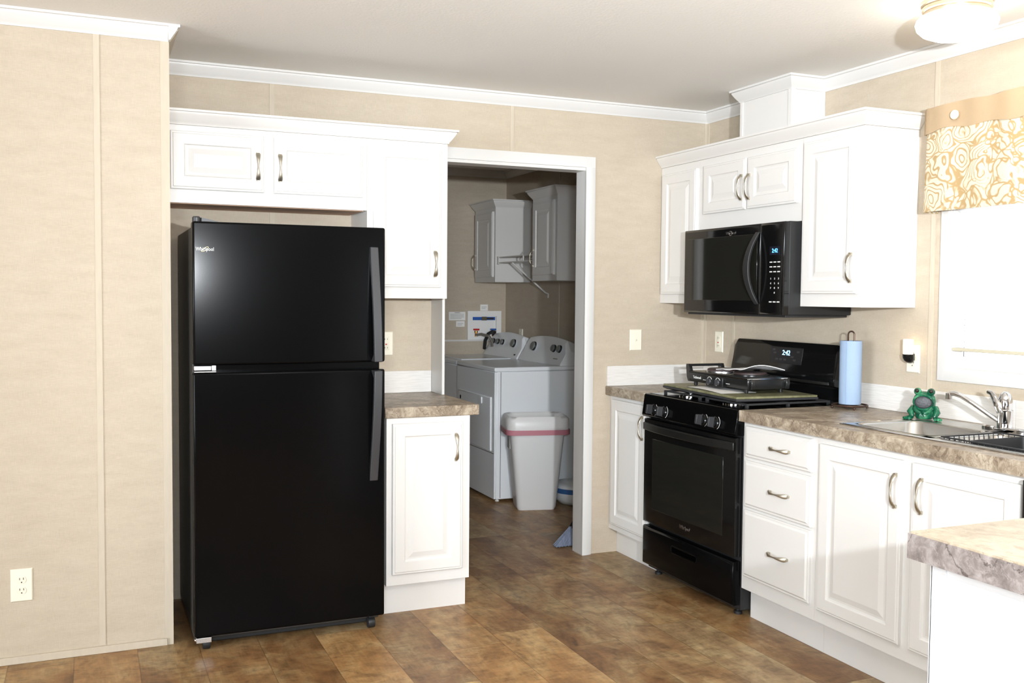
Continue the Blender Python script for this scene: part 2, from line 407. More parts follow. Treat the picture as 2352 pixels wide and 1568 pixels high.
# crown mouldings along the ceiling
trim(sweep(MB(), [(XL, 0), (0, 0)], CROWN, H))
trim(sweep(MB(), [(0, 0), (0, -.57), (-.195, -.57), (-.195, -.956), (0, -.956), (0, -12.0)], CROWN, H))
trim(sweep(MB(), [(-8.6, YL), (XL, YL)], CROWN, H).box(XL, YL-.006, H-.061, XL+.006, YL, H-.05).prism([(XL, H-.061), (XL+.005, H-.061), (XL+.012, H-.049), (XL+.030, H-.022), (XL+.034, H-.011), (XL+.042, H-.009), (XL+.042, H), (XL, H)], 'y', YL-.040, YL))
trim(MB().prism([(XL, H-.061), (XL+.006, H-.061), (XL+.040, H-.008), (XL+.040, H), (XL, H)], 'y', YL, -.043), STRIP)
trim(sweep(MB(), [(-2.8, YB), (0, YB), (0, .1)], CROWN, H))
# vertical batten strips and base strip
trim(MB().box(-3.176, YL-.004, .03, -3.154, YL, H-.06), STRIP)
trim(MB().box(XL-.030, YL-.004, 0, XL+.003, YL, H-.06), STRIP)
trim(MB().box(-2.422, -.004, 1.0, -2.400, 0, H-.06), STRIP)
trim(MB().box(-1.206, -.004, 2.14, -1.187, 0, H-.06), STRIP)
trim(MB().box(-.022, -.005, 1.02, -.004, 0, H-.06), STRIP)
trim(MB().box(-.005, -.024, 1.02, 0, -.005, H-.06), STRIP)
trim(MB().box(-.004, -.290, 1.02, 0, -.272, 1.40), STRIP)
trim(MB().box(-.004, -1.640, 1.00, 0, -1.618, H-.06), STRIP)
bs = struct(MB().box(-8.6, YL-.012, 0, XL-.02, YL, .028).build('baseboard_left', STRIP, bevel=.002))
# cased opening to the laundry room
mb = MB()
CAS = [(0, 0), (0, .014), (.008, .017), (.030, .015), (.048, .012), (.057, .008), (.057, 0)]
mb.prism([(-.768+a, -b) for a, b in CAS], 'z', 0, 2.082+.001)
xr = -.768+.057
mb.prism([(-.016, 2.082), (-.016, 2.086), (-.014, 2.112), (-.011, 2.130), (-.008, 2.139), (0, 2.139), (0, 2.082)], 'x', -1.64, -.768)
mb.quadbox([(-.768, -.016, 2.082), (-.768, 0, 2.082), (-.711, 0, 2.082), (-.711, -.008, 2.082), (-.768, -.010, 2.139), (-.768, 0, 2.139), (-.711, 0, 2.139), (-.711, -.008, 2.139)])
trim(mb, TRIMW)
mb = MB(); mb.box(-.768, -.002, 0, -.752, .102, 2.082); mb.box(-1.614, -.002, 2.066, -.7685, .102, 2.083)
trim(mb, TRIMW)
trim(MB().box(-1.628, -.168, .9145, -1.614, -.001, 2.07), TRIMW, .0015)
# laundry: seam strip on the back wall
trim(MB().box(-2.8, YB-.008, 1.022, -.02, YB, 1.036), TRIMW)
trim(MB().box(-.004, 1.86, .02, 0, 1.872, H-.06), STRIP)

# kitchen window
win = struct(MB().box(.035, WY0, WZ0, .06, WY0+.03, WZ1).box(.035, WY1-.03, WZ0, .06, WY1, WZ1).box(.035, WY0+.03, WZ0, .06, WY1-.03, WZ0+.05).box(.035, WY0+.03, WZ1-.05, .06, WY1-.03, WZ1)
             .box(.035, WY0+.03, 1.58, .06, WY1-.03, 1.61).build('window_1', TRIMW))
mb = MB(); o_, i_ = .053, 0
CS = [(0, .0), (0, .012), (.010, .016), (.034, .014), (.050, .010), (.053, 0)]
def casing_x(y0, y1, z0, z1):
    rr = []
    for a, n in CS: rr.append([(-n, y0-a, z0-a), (-n, y1+a, z0-a), (-n, y1+a, z1+a), (-n, y0-a, z1+a)])
    return rr
rr = casing_x(WY0, WY1, WZ0, WZ1)
mb.loft(rr+[rr[0]], cap=False)
mb.build('window_casing', TRIMW, win, angle=25)
mb = MB(); mb.box(-.001, WY0-.001, WZ0-.010, .1, WY1+.001, WZ0+.002); mb.box(-.001, WY0-.010, WZ0, .1, WY0+.002, WZ1); mb.box(-.001, WY1-.002, WZ0, .1, WY1+.010, WZ1); mb.box(-.001, WY0, WZ1-.002, .1, WY1, WZ1+.01)
mb.build('window_jamb', TRIMW, win)
GL = mat('window_glass', (1, 1, 1), .0, trans=1.0); GL.node_tree.nodes['Principled BSDF'].inputs['IOR'].default_value = 1.02
MB().box(.046, WY0+.03, WZ0+.05, .049, WY1-.03, WZ1-.05).build('pane', GL, win)

# ------------------------------------------------------------------ refrigerator
fr = thing('refrigerator', (-2.458, -.40, 0), 'black top-freezer refrigerator with long side handles', 'refrigerator')
FXa, FXb = -2.837, -2.08
MB().box(FXa+.004, -.675, .03, FXb-.004, -.05, 1.655).build('body', BODYB, fr, bevel=.006)
T = FY(-.69)
fd = MB().box(FXa, -.75, 1.122, FXb, -.690, 1.672).build('freezer_door', SATINB, fr, bevel=.008, seg=3)
rd = MB().box(FXa, -.75, .062, FXb, -.690, 1.092).build('fresh_food_door', SATINB, fr, bevel=.008, seg=3)
MB().box(FXa+.008, -.688, .10, FXb-.008, -.674, 1.65).build('door_gasket', SATINB, fr)
def fhandle(par, z0, z1, flip):
    mb = MB(); rings = []; K = 16
    for i in range(K+1):
        t = i/K                                        # 0 = end flush with the door, 1 = end near the split
        z = (z1 + (z0-z1)*t) if flip else (z0 + (z1-z0)*t)
        out = .010 + .048*math.sin(min(1, t*1.15)*PI/2)**1.1
        x0 = -2.146 + .006*t; w = .034
        inn = 0.0 if t < .04 or t > .965 else max(0., out-.020)
        y0, y1 = -.75-out, -.75-inn
        rings.append([(x0, y0, z), (x0+w, y0, z), (x0+w, y1, z), (x0, y1, z)])
    mb.loft(rings)
    mb.build('handle', HANDB, par, bevel=.003, label='charcoal grey bar handle')
fhandle(fd, 1.125, 1.592, True)
fhandle(rd, 1.089, .632, True)
# badge with its swirl ring
text('Whirlpool', .0200, FY(-.75), -2.791, 1.566, .0006, 'badge', WHITEP, fd, sx=.80)
mb = MB(); mb.tube([(-2.791+.013*math.cos(a)*1.0, -.7515, 1.566+.006*math.sin(a)+.007*math.cos(a)) for a in [2*PI*k/20 for k in range(20)]], .0006, 6, closed=True)
mb.build('badge_swirl', mat('pale_gold', srgb(222, 206, 160), .4, .6), fd)
mb = MB(); mb.box(-2.833, -.752, 1.094, -2.752, -.70, 1.098); mb.box(-2.833, -.745, 1.102, -2.77, -.70, 1.118); mb.box(-2.768, -.748, 1.100, -2.752, -.70, 1.120)
mb.build('center_hinge', SILVER, fr, bevel=.001, label='silver hinge plates between the doors')
mb = MB(); mb.lathe([(.016, 0), (.016, .016), (.012, .021)], (-2.818, -.715, 1.671), seg=16); mb.prism([(-2.80, 1.672), (-2.80, 1.688), (-2.735, 1.673)], 'y', -.728, -.60)
mb.build('top_hinge_cover', HANDB, fr)
mb = MB(); mb.box(-2.832, -.748, .040, -2.775, -.705, .060); mb.box(-2.838, -.744, .049, -2.832, -.72, .056)
mb.build('bottom_hinge', SILVER, fr, bevel=.001, label='white metal bottom hinge')
MB().box(FXa+.03, -.66, .012, FXb-.03, -.640, .075).build('toe_grille', MATTB, fr, bevel=.003)
for x in (-2.79, -2.125):
    MB().lathe([(.021, -.014), (.022, -.010), (.022, .010), (.021, .014)], (x, -.70, .0225), 'x', 18).build('roller', MATTB, fr)
for x in (-2.79, -2.125):
    MB().lathe([(.021, -.014), (.022, -.010), (.022, .010), (.021, .014)], (x, -.12, .0225), 'x', 18).build('roller', MATTB, fr)
for x in (-2.79, -2.125): MB().box(x-.01, -.705, .024, x+.01, -.66, .05).build('roller_bracket', MATTB, fr)

# ------------------------------------------------------------------ cabinets over and beside the refrigerator
UF = -.295; T = FY(UF)
c1 = thing('wall_cabinet', (-2.47, -.15, 1.779), 'short white two-door wall cabinet above the black refrigerator', 'cabinet')
MB().box(-2.905, UF, 1.779, -2.037, -.001, 2.104).build('body', CABW, c1)
MB().box(-2.895, UF+.02, 1.7765, -2.047, -.006, 1.7789).build('underside', RAWWOOD, c1, label='bare tan underside')
d = door(T, -2.881, -2.497, 1.835, 2.078, c1); handle(T, -2.524, 1.945, .019, d)
d = door(T, -2.454, -2.060, 1.835, 2.078, c1); handle(T, -2.430, 1.945, .019, d)
c2 = thing('wall_cabinet', (-1.85, -.15, 1.382), 'tall narrow white wall cabinet between refrigerator and laundry opening', 'cabinet')
MB().box(-2.036, UF, 1.382, -1.650, -.001, 2.104).build('body', CABW, c2)
d = door(T, -2.008, -1.684, 1.434, 2.080, c2); handle(T, -1.717, 1.543, .019, d)
cm = sweep(MB(), [(-2.905, UF), (-1.650, UF), (-1.650, -.004)], CROWN, 2.166).build('crown_molding', CABW, angle=30)
tag(cm, 'white crown molding capping the cabinets above the refrigerator', 'molding')

# base cabinet beside the refrigerator
BF = -.60; T = FY(BF)
b1 = thing('base_cabinet', (-1.84, -.30, 0), 'single-door white base cabinet right beside the refrigerator', 'cabinet')
MB().box(-2.03, BF, .135, -1.647, -.001, .8665).build('body', CABW, b1)
MB().box(-2.03, -.553, 0, -1.647, -.02, .1345).build('toe_kick', CABW, b1)
d = door(T, -2.007, -1.684, .184, .842, b1); handle(T, -1.720, .730, .019, d)
w = MB().box(-2.04, -.615, .867, -1.607, -.001, .914).build('countertop', STONE, bevel=.004)
tag(w, 'small brown stone-look countertop beside the refrigerator', 'countertop')
w = MB().box(-2.04, -.011, .9145, -1.629, -.001, 1.022).build('backsplash', TILE, bevel=.002)
tag(w, 'short white tile backsplash above the small countertop by the refrigerator', 'backsplash')

# ------------------------------------------------------------------ wall cabinets on the window wall
XF = -.295; T = FX(XF)
c3 = thing('wall_cabinet', (-.15, -.19, 1.366), 'single-door white wall cabinet in the corner left of the microwave', 'cabinet')
MB().box(XF, -.372, 1.366, -.001, -.002, 2.104).build('body', CABW, c3)
door(T, -.360, -.030, 1.414, 2.064, c3)
c4 = thing('wall_cabinet', (-.15, -.77, 1.740), 'short white two-door wall cabinet above the microwave', 'cabinet')
MB().box(XF, -1.167, 1.741, -.001, -.373, 2.104).build('body', CABW, c4)
d = door(T, -.772, -.424, 1.822, 2.066, c4); handle(T, -.778, 1.927, .019, d) if 0 else handle(T, -.752, 1.927, .019, d)
d = door(T, -1.146, -.788, 1.822, 2.066, c4); handle(T, -.812, 1.925, .019, d)
c5 = thing('wall_cabinet', (-.15, -1.35, 1.362), 'tall single-door white wall cabinet next to the window valance', 'cabinet')
MB().box(XF, -1.541, 1.362, -.001, -1.168, 2.104).build('body', CABW, c5)
d = door(T, -1.524, -1.188, 1.418, 2.079, c5); handle(T, -1.500, 1.525, .019, d)
cm = sweep(MB(), [(-.002, -.002), (XF, -.002), (XF, -1.541), (-.002, -1.541)][1:], CROWN, 2.166).build('crown_molding', CABW, angle=30)
tag(cm, 'white crown molding capping the cabinets around the microwave', 'molding')
ch = thing('vent_chase', (-.1, -.76, 2.17), 'white boxed vent chase rising from the cabinets to the ceiling', 'vent chase')
MB().box(-.194, -.955, 2.167, -.001, -.571, H-.001).build('body', CABW, ch)
MB().box(-.199, -.590, 2.167, -.194, -.571, H-.06).build('corner_strip', CABW, ch)
MB().prism([(-.199, -.936), (-.194, -.936), (-.194, -.955), (-.175, -.955), (-.175, -.960), (-.199, -.960)], 'z', 2.167, H-.06).build('corner_strip', CABW, ch)
MB().box(-.02, -.960, 2.167, -.001, -.955, H-.06).build('corner_strip', CABW, ch)

# ------------------------------------------------------------------ microwave
mw = thing('microwave', (-.2, -.775, 1.32), 'black over-the-range microwave under the short cabinet', 'microwave')
MB().box(-.358, -1.166, 1.322, -.002, -.388, 1.7385).build('body', MATTB, mw, bevel=.004)
T = FX(-.36)
dr = MB().loft([rectring(T, -1.000, -.384, 1.322, 1.736, i, n) for i, n in [(0, 0), (0, .026), (.006, .032), (.012, .034)]]).build('door', GLOSSB, mw)
MB().box(-.3955, -.985, 1.385, -.392, -.41, 1.690).build('door_window', GLASSB, dr, bevel=.001)
pn = MB().loft([rectring(T, -1.168, -1.002, 1.322, 1.736, i, n) for i, n in [(0, 0), (0, .026), (.006, .032), (.012, .034)]]).build('control_panel', GLOSSB, mw)
mb = MB(); rings = []
for i in range(15):
    t = -1+2*i/14; z = 1.533 + .165*t; out = .006 + .044*(1-t*t); yc = -.990 + .028*(1-t*t)
    ww = .014 + .006*(1-abs(t))
    rings.append([(-.394-out, yc-ww, z), (-.394-out, yc+ww, z), (-.394-max(0, out-.014), yc+ww, z), (-.394-max(0, out-.014), yc-ww, z)])
mb.loft(rings).build('handle', MATTB, dr, bevel=.004)
text('Whirlpool', .021, T, -.782, 1.704, .0345, 'badge', SILVER, dr, flip=True, sx=.9)
mb = MB(); mb.tube([(-.3955, -.782+.013*math.cos(a), 1.703+.010*math.sin(a)) for a in [2*PI*k/16 for k in range(16)]], .0009, 6, closed=True); mb.build('badge_swirl', SILVER, dr)
MB().box(-.3955, -1.145, 1.590, -.393, -1.075, 1.628).build('display', mat('display_black', (.01, .012, .02), .2), pn)
text('2:42', .026, T, -1.112, 1.608, .036, 'clock_digits', BLUELED, pn, flip=True, sx=.9)
rows = [(1.558, .020), (1.537, .018), (1.515, .016)]
for z, wd in rows:
    for y in (-1.085, -1.112, -1.139):
        MB().box(-.3950, y-.009, z-.0022, -.3938, y+.009, z+.0022).build('key_label', WHITEP, pn)
k = 0
for z in (1.484, 1.463, 1.442, 1.421):
    for y in (-1.085, -1.112, -1.139):
        k += 1
        s_ = str(k) if k < 10 else ('' if k == 10 else '0' if k == 11 else '')
        if s_: text(s_, .012, T, y, z, .0345, 'key_digit', WHITEP, pn, flip=True)
for y in (-1.085, -1.112, -1.139): MB().box(-.3950, y-.009, 1.378, -.3938, y+.009, 1.383).build('key_label', WHITEP, pn)
MB().box(-.370, -1.160, 1.312, -.02, -.395, 1.322).build('bottom_vent', MATTB, mw, bevel=.002)

# ------------------------------------------------------------------ base run on the window wall
BX = -.60; T = FX(BX)
b2 = thing('base_cabinet', (-.3, -.2, 0), 'narrow single-door white base cabinet in the corner left of the range', 'cabinet')
MB().box(BX, -.408, .135, -.001, -.002, .8665).build('body', CABW, b2)
MB().box(-.549, -.408, 0, -.02, -.002, .1345).build('toe_kick', CABW, b2)
d = door(T, -.398, -.040, .168, .846, b2); handle(T, -.378, .730, .019, d)
b3 = thing('base_cabinet', (-.3, -1.41, 0), 'white three-drawer base cabinet right of the range', 'cabinet')
MB().box(BX, -1.655, .135, -.001, -1.190, .8665).build('body', CABW, b3)
MB().box(-.549, -1.655, 0, -.02, -1.190, .1345).build('toe_kick', CABW, b3)
for z0, z1, hz in ((.716, .848, .779), (.500, .700, .598), (.196, .486, .340)):
    d = door(T, -1.632, -1.215, z0, z1, b3, 'drawer', SLAB); handle(T, -1.455, hz, .019, d, False)
b4 = thing('base_cabinet', (-.3, -2.12, 0), 'white two-door sink base cabinet under the kitchen window', 'cabinet')
mb = MB(); mb.box(BX, -2.588, .135, BX+.02, -1.656, .8665); mb.box(BX+.02, -2.588, .135, -.001, -2.570, .8665); mb.box(BX+.02, -1.674, .135, -.001, -1.656, .8665); mb.box(BX+.02, -2.570, .135, -.001, -1.674, .153)
mb.build('body', CABW, b4)
MB().box(-.549, -2.588, 0, -.02, -1.656, .1345).build('toe_kick', CABW, b4)
d = door(T, -2.100, -1.682, .188, .838, b4); handle(T, -2.080, .730, .019, d)
d = door(T, -2.572, -2.145, .188, .838, b4); handle(T, -2.196, .732, .019, d)
dw = thing('dishwasher', (-.3, -2.9, 0), 'black dishwasher edge right of the sink cabinet', 'dishwasher')
MB().box(-.58, -3.19, .10, -.05, -2.592, .864).build('body', MATTB, dw)
MB().box(-.635, -3.188, .13, -.581, -2.594, .72).build('door', GLOSSB, dw, bevel=.006)
MB().box(-.640, -3.188, .725, -.581, -2.594, .862).build('control_panel', GLOSSB, dw, bevel=.006)
MB().box(-.53, -3.18, 0, -.10, -2.6, .0995).build('toe_panel', MATTB, dw)
w = MB().box(-.632, -.411, .867, -.001, -.001, .914).build('countertop', STONE, bevel=.004)
tag(w, 'short brown stone-look countertop in the corner left of the range', 'countertop')
# long countertop with the sink cut-out
SX0, SX1, SY0, SY1 = -.525, -.095, -2.50, -1.735
mb = MB(); mb.box(-.632, -3.95, .867, SX0, -1.192, .914); mb.box(SX1, -3.95, .867, -.001, -1.192, .914)
mb.box(SX0, SY1, .867, SX1, -1.192, .914); mb.box(SX0, -3.95, .867, SX1, SY0, .914)
w = mb.build('countertop', STONE)
tag(w, 'long brown stone-look countertop holding the sink under the window', 'countertop')
mb = MB(); mb.box(-.625, -.011, .9145, -.001, -.001, 1.022)
mb.box(-.4185, -.0112, .9145, -.4165, -.0105, 1.022)
w = mb.build('backsplash', TILE, bevel=.002); tag(w, 'white tile backsplash on the corner wall behind the left counter', 'backsplash')
mb = MB(); mb.box(-.011, -.40, .9145, -.001, -.0115, 1.022)
w = mb.build('backsplash', TILE, bevel=.002); tag(w, 'white tile backsplash hidden partly behind the range', 'backsplash')
mb = MB()
for y0, y1 in ((-1.595, -1.20), (-2.05, -1.596), (-2.50, -2.051), (-2.95, -2.501), (-3.9, -2.951)): mb.box(-.011, y0, .9145, -.001, y1, 1.022)
w = mb.build('backsplash', TILE, bevel=.0015); tag(w, 'long white tile backsplash behind sink and faucet', 'backsplash')

# ------------------------------------------------------------------ range
rg = thing('gas_range', (-.33, -.80, 0), 'black freestanding gas range between the base cabinets', 'range')
RY0, RY1 = -1.184, -.416
MB().box(-.598, RY0, .030, -.03, RY1, .900).build('body', MATTB, rg, bevel=.003)
MB().box(-.625, RY0-.002, .896, -.03, RY1+.002, .914).build('cooktop', GLOSSB, rg, bevel=.005)
# sloped control panel
cpn = MB().prism([(-.598, .800), (-.640, .800), (-.648, .808), (-.634, .908), (-.628, .914), (-.598, .914)], 'y', RY0-.003, RY1+.003).build('control_panel', SATINB, rg, bevel=.003)
kn = []
for y in (-.520, -.615, -.945, -1.040):
    kb0 = MB().lathe([(.027, 0), (.027, .006), (.022, .010), (.021, .016)], (0, 0, 0), 'z', 24)
    mb = MB(); mb.loft([[(-.022*s, -.007, z), (.022*s, -.007, z), (.022*s, .007, z), (-.022*s, .007, z)] for z, s in ((.012, 1.08), (.040, 1.0), (.044, .85))])
    Mx = Matrix.Translation((-.643, y, .842)) @ Matrix.Rotation(math.radians(-82), 4, 'Y')
    kb = kb0.build('knob', GLOSSB, cpn, T=Mx)
    mb.build('grip', HANDB, kb, T=Mx, bevel=.0015)
    mb = MB(); mb.tube([(.031*math.cos(a), .031*math.sin(a), .001) for a in [math.radians(x) for x in range(-150, -20, 10)]], .0008, 6)
    mb.build('dial_mark', WHITEP, kb, T=Mx)
od = MB().loft([rectring(FX(-.601), RY0+.004, RY1-.004, .268, .790, i, n) for i, n in [(0, 0), (0, .030), (.003, .036), (.010, .038)]]).build('oven_door', GLOSSB, rg)
MB().box(-.6402, -1.095, .345, -.638, -.505, .695).build('oven_window', GLASSB, od, bevel=.001)
mb = MB(); rings = []                                  # full-width bowed handle
for i in range(17):
    t = -1+2*i/16; y = -.80+.375*t; out = .008 + .034*(1-abs(t)**2.4)
    rings.append([(-.639-out, y, .770+.000), (-.639-out, y, .736), (-.639-max(0, out-.016), y, .732), (-.639-max(0, out-.016), y, .772)])
mb.loft(rings).build('handle', mat('range_handle', (.007, .007, .0065), .4, spec=.35), od, bevel=.003)
text('Whirlpool', .026, FX(-.639), -.80, .312, .0005, 'badge', SILVER, od, flip=True, sx=.8)
dwr = MB().loft([rectring(FX(-.601), RY0+.004, RY1-.004, .055, .248, i, n) for i, n in [(0, 0), (0, .030), (.006, .038), (.014, .041)]]).build('storage_drawer', SATINB, rg)
mb = MB(); mb.tube([(-.6415, -.80+a, .188+b) for a, b in ((-.10, .016), (.10, .016), (.108, .008), (.108, -.008), (.10, -.016), (-.10, -.016), (-.108, -.008), (-.108, .008))], .0035, 8, closed=True)
mb.build('pull_rim', SATINB, dwr)
MB().box(-.6422, -.90, .176, -.640, -.70, .200).build('pull_recess_shade', mat('pull_shadow', (.001, .001, .001), .9, spec=.0), dwr)  # flat black patch, paints the shade inside the drawer pull
for x in (-.57, -.09):
    for y in (-1.13, -.47): MB().lathe([(.018, 0), (.018, .012), (.009, .014), (.009, .031)], (x, y, .0005), seg=14).build('foot', MATTB, rg)
# back guard
bgd = MB()
def bgprof(y, inset=0):
    return [(-.030, y, .914), (-.085, y, .914), (-.070, y, .975), (-.070, y, .990), (-.110, y, 1.000), (-.112, y, 1.020), (-.088, y, 1.165-inset), (-.075, y, 1.186-inset), (-.030, y, 1.186-inset)]
bgd.loft([bgprof(y, ins) for y, ins in ((-1.190, .03), (-1.186, .012), (-1.176, .002), (-1.166, 0), (-.436, 0), (-.426, .002), (-.416, .012), (-.412, .03))])
bgo = bgd.build('backguard', GLOSSB, rg, angle=25)
def BG(u, v, n):                                        # on the leaning face of the backguard
    t = (v-1.02)/.145; return (-.112+.024*t-n, u, v)
MB().box(-.952, 1.080, -.001, -.712, 1.160, .0015, BG).build('clock_panel', mat('clock_panel_grey', (.010, .010, .012), .3, spec=.3), bgo, bevel=.001)
text('2:42', .034, BG, -.835, 1.132, .0025, 'clock_digits', CYANLED, bgo, flip=True)
for y, z in ((-.77, 1.10), (-.80, 1.10), (-.83, 1.10), (-.88, 1.115), (-.90, 1.10), (-.75, 1.13), (-.92, 1.14), (-.74, 1.145)):
    MB().box(y-.010, z-.004, .001, y+.010, z+.004, .0022, BG).build('clock_button', HANDB, bgo)
MB().box(-.1135, -1.15, 1.003, -.110, -.88, 1.015).build('vent_strip', SILVER, bgo, label='shiny vent strip below the panel')
# burners and grates
for x in (-.50, -.20):
    for y in (-.98, -.62):
        MB().lathe([(.055, 0), (.055, .004), (.035, .006), (.034, .014), (.026, .016)], (x, y, .9145), seg=22).build('burner', CHROME if x < -.4 else IRON, rg)
for yc in (-.98, -.62):
    mb = MB()
    for x in (-.545, -.32, -.09): mb.box(x-.005, yc-.155, .9235, x+.005, yc+.155, .9313)
    for y in (yc-.15, yc, yc+.15): mb.box(-.545, y-.005, .9232, -.09, y+.005, .9312)
    for x in (-.545, -.32, -.09):
        for y in (yc-.15, yc+.15): mb.box(x-.006, y-.006, .9142, x+.006, y+.006, .930)
    mb.build('grate', IRON, rg)

# cover board on the grates
ang = math.radians(-5.0)
Mb = Matrix.Translation((-.332, -.762, .9316)) @ Matrix.Rotation(ang, 4, 'Z')
cb = thing('cover_board', (-.332, -.762, .9316), 'green stone-look cover board with black rim lying on the range burners', 'board')
MB().loft([[(sx*(.213+a), sy_*(.352+a), z) for sx, sy_ in ((-1, -1), (1, -1), (1, 1), (-1, 1))] for a, z in ((-.014, 0), (0, .007), (0, .016))]).build('rim', HANDB, cb, T=Mb)
MB().box(-.211, -.350, .0162, .211, .350, .0262).build('top', BOARDTOP, cb, bevel=.002, T=Mb)
BT = .9580
# paper on the board, hotplate, booklet
def sheet(name, pts, z, lift, m, label, cat, th=.0008):
    mb = MB(); n = 8; top = []; (ax, ay), (bx, by), (cx_, cy_), (dx, dy) = pts
    g = [[None]*(n+1) for _ in range(n+1)]
    for i in range(n+1):
        for j in range(n+1):
            u, v = i/n, j/n
            x = (ax*(1-u)+bx*u)*(1-v)+(dx*(1-u)+cx_*u)*v; y = (ay*(1-u)+by*u)*(1-v)+(dy*(1-u)+cy_*u)*v
            g[i][j] = (x, y, z + lift(u, v))
    vt = [[mb.b.verts.new((p[0], p[1], p[2]+th)) for p in r] for r in g]; vb = [[mb.b.verts.new(p) for p in r] for r in g]
    for i in range(n):
        for j in range(n):
            mb.b.faces.new((vt[i][j], vt[i+1][j], vt[i+1][j+1], vt[i][j+1])); mb.b.faces.new((vb[i][j], vb[i][j+1], vb[i+1][j+1], vb[i+1][j]))
    for i in range(n):
        mb.b.faces.new((vt[i][0], vb[i][0], vb[i+1][0], vt[i+1][0])); mb.b.faces.new((vt[i][n], vt[i+1][n], vb[i+1][n], vb[i][n]))
        mb.b.faces.new((vt[0][i], vt[0][i+1], vb[0][i+1], vb[0][i])); mb.b.faces.new((vt[n][i], vb[n][i], vb[n][i+1], vt[n][i+1]))
    o = mb.build(name, m); return tag(o, label, cat)
sheet('paper_sheet', [(-.545, -.935), (-.500, -.600), (-.30, -.62), (-.355, -.945)], BT+.0006, lambda u, v: .003*math.sin(u*PI)*(1-v), PAPER, 'white paper sheet lying on the cover board under the hot plate', 'paper')
hp = thing('hot_plate', (-.33, -.75, BT), 'black electric double hot plate standing on the cover board', 'hot plate')
HA = math.radians(-2)
Mh = Matrix.Translation((-.325, -.757, BT)) @ Matrix.Rotation(HA, 4, 'Z')
HPB = mat('hotplate_black', (.014, .014, .014), .22)
MB().loft([[(sx*(.118+a), sy_*(.258+a), z) for sx, sy_ in ((-1, -1), (1, -1), (1, 1), (-1, 1))] for a, z in ((-.012, .020), (-.008, .018), (0, .062), (-.003, .068))]).build('body', HPB, hp, T=Mh, bevel=.004)
MB().loft([[(sx*(.117+a), sy_*(.255+a), z) for sx, sy_ in ((-1, -1), (1, -1), (1, 1), (-1, 1))] for a, z in ((0, .0675), (0, .070), (-.006, .0735))]).build('top_plate', HPB, hp, T=Mh)
mb = MB(); mb.box(-.119, -.2555, .0665, -.114, .02, .0712); mb.box(-.114, -.2575, .0665, .10, -.253, .0712); mb.build('top_edge', CHROME, hp, T=Mh, label='chrome edge strip of the top plate')
for sx in (-1, 1):
    for s2 in (-1, 1): MB().lathe([(.007, 0), (.009, .002), (.010, .022)], (sx*.095, s2*.215, .0004), seg=12).build('foot', HPB, hp, T=Mh)
for y in (.12, -.11):
    pl = MB(); pl.lathe([(.088, 0), (.088, .006), (.080, .008)], (0, y, .073), seg=30); pl.build('drip_ring', SILVER if y > 0 else HPB, hp, T=Mh)
    MB().lathe([(.076, 0), (.076, .012), (.068, .015), (.02, .0145)], (0, y, .0755), seg=30).build('burner_plate', mat('burner_iron', (.05, .03, .028), .5), hp, T=Mh)
cpl = MB().box(-.126, -.065, .012, -.116, .075, .060).build('control_plate', HPB, hp, T=Mh, bevel=.002)
for y in (.043, -.028):
    Mk = Mh @ Matrix.Translation((-.127, y, .036)) @ Matrix.Rotation(-PI/2, 4, 'Y')
    kb = MB().lathe([(.015, 0), (.015, .004), (.012, .008)], (0, 0, 0), seg=20).box(-.013, -.0035, .006, .013, .0035, .018).build('knob', HANDB, cpl, T=Mk)
    MB().tube([(.021*math.cos(a), .021*math.sin(a), .0005) for a in [math.radians(x) for x in range(-60, 150, 12)]], .0013, 6).build('dial_ring', WHITEP, cpl, T=Mk)
def HPT(u, v, n): return tuple(Mh @ Vector((-.1215-n+(.068-v)*-.0+(.066-v)*.12, u, v)))
text('Techwood', .020, HPT, .165, .044, .0015, 'logo', WHITEP, hp, flip=True, sx=.8)
MB().box(.086, .036, .001, .112, .0385, .0022, HPT).build('print_line', WHITEP, hp); MB().box(-.115, .034, .001, -.085, .0365, .0022, HPT).build('print_line', WHITEP, hp)
for s2 in (1,):                                        # carry handle on the left end
    mb = MB()
    for x in (-.095, .095): mb.prism([(.256, .018), (.256, .066), (.272, .104), (.294, .104), (.296, .090), (.288, .040), (.276, .018)], 'x', x-.010, x+.010)
    mb.build('handle_bracket', HPB, hp, T=Mh, bevel=.002)
    MB().tube([(-.10, .284, .097), (.10, .284, .097)], .0065, 10).build('handle_bar', HPB, hp, T=Mh)
mb = MB()
for x in (-.095, .095): mb.prism([(-.256, .020), (-.256, .064), (-.266, .068), (-.272, .050), (-.266, .022)], 'x', x-.010, x+.010)
mb.build('end_bracket', HPB, hp, T=Mh, bevel=.002)
sheet('booklet', [(-.432, -.735), (-.425, -.945), (-.235, -1.000), (-.225, -.775)], BT+.0915, lambda u, v: .002+.030*u**1.6*math.sin(PI*(.15+.75*v))+.004*math.sin(u*7+v*3)**2, PAPER2, 'curled white instruction booklet on top of the hot plate', 'booklet', .003)

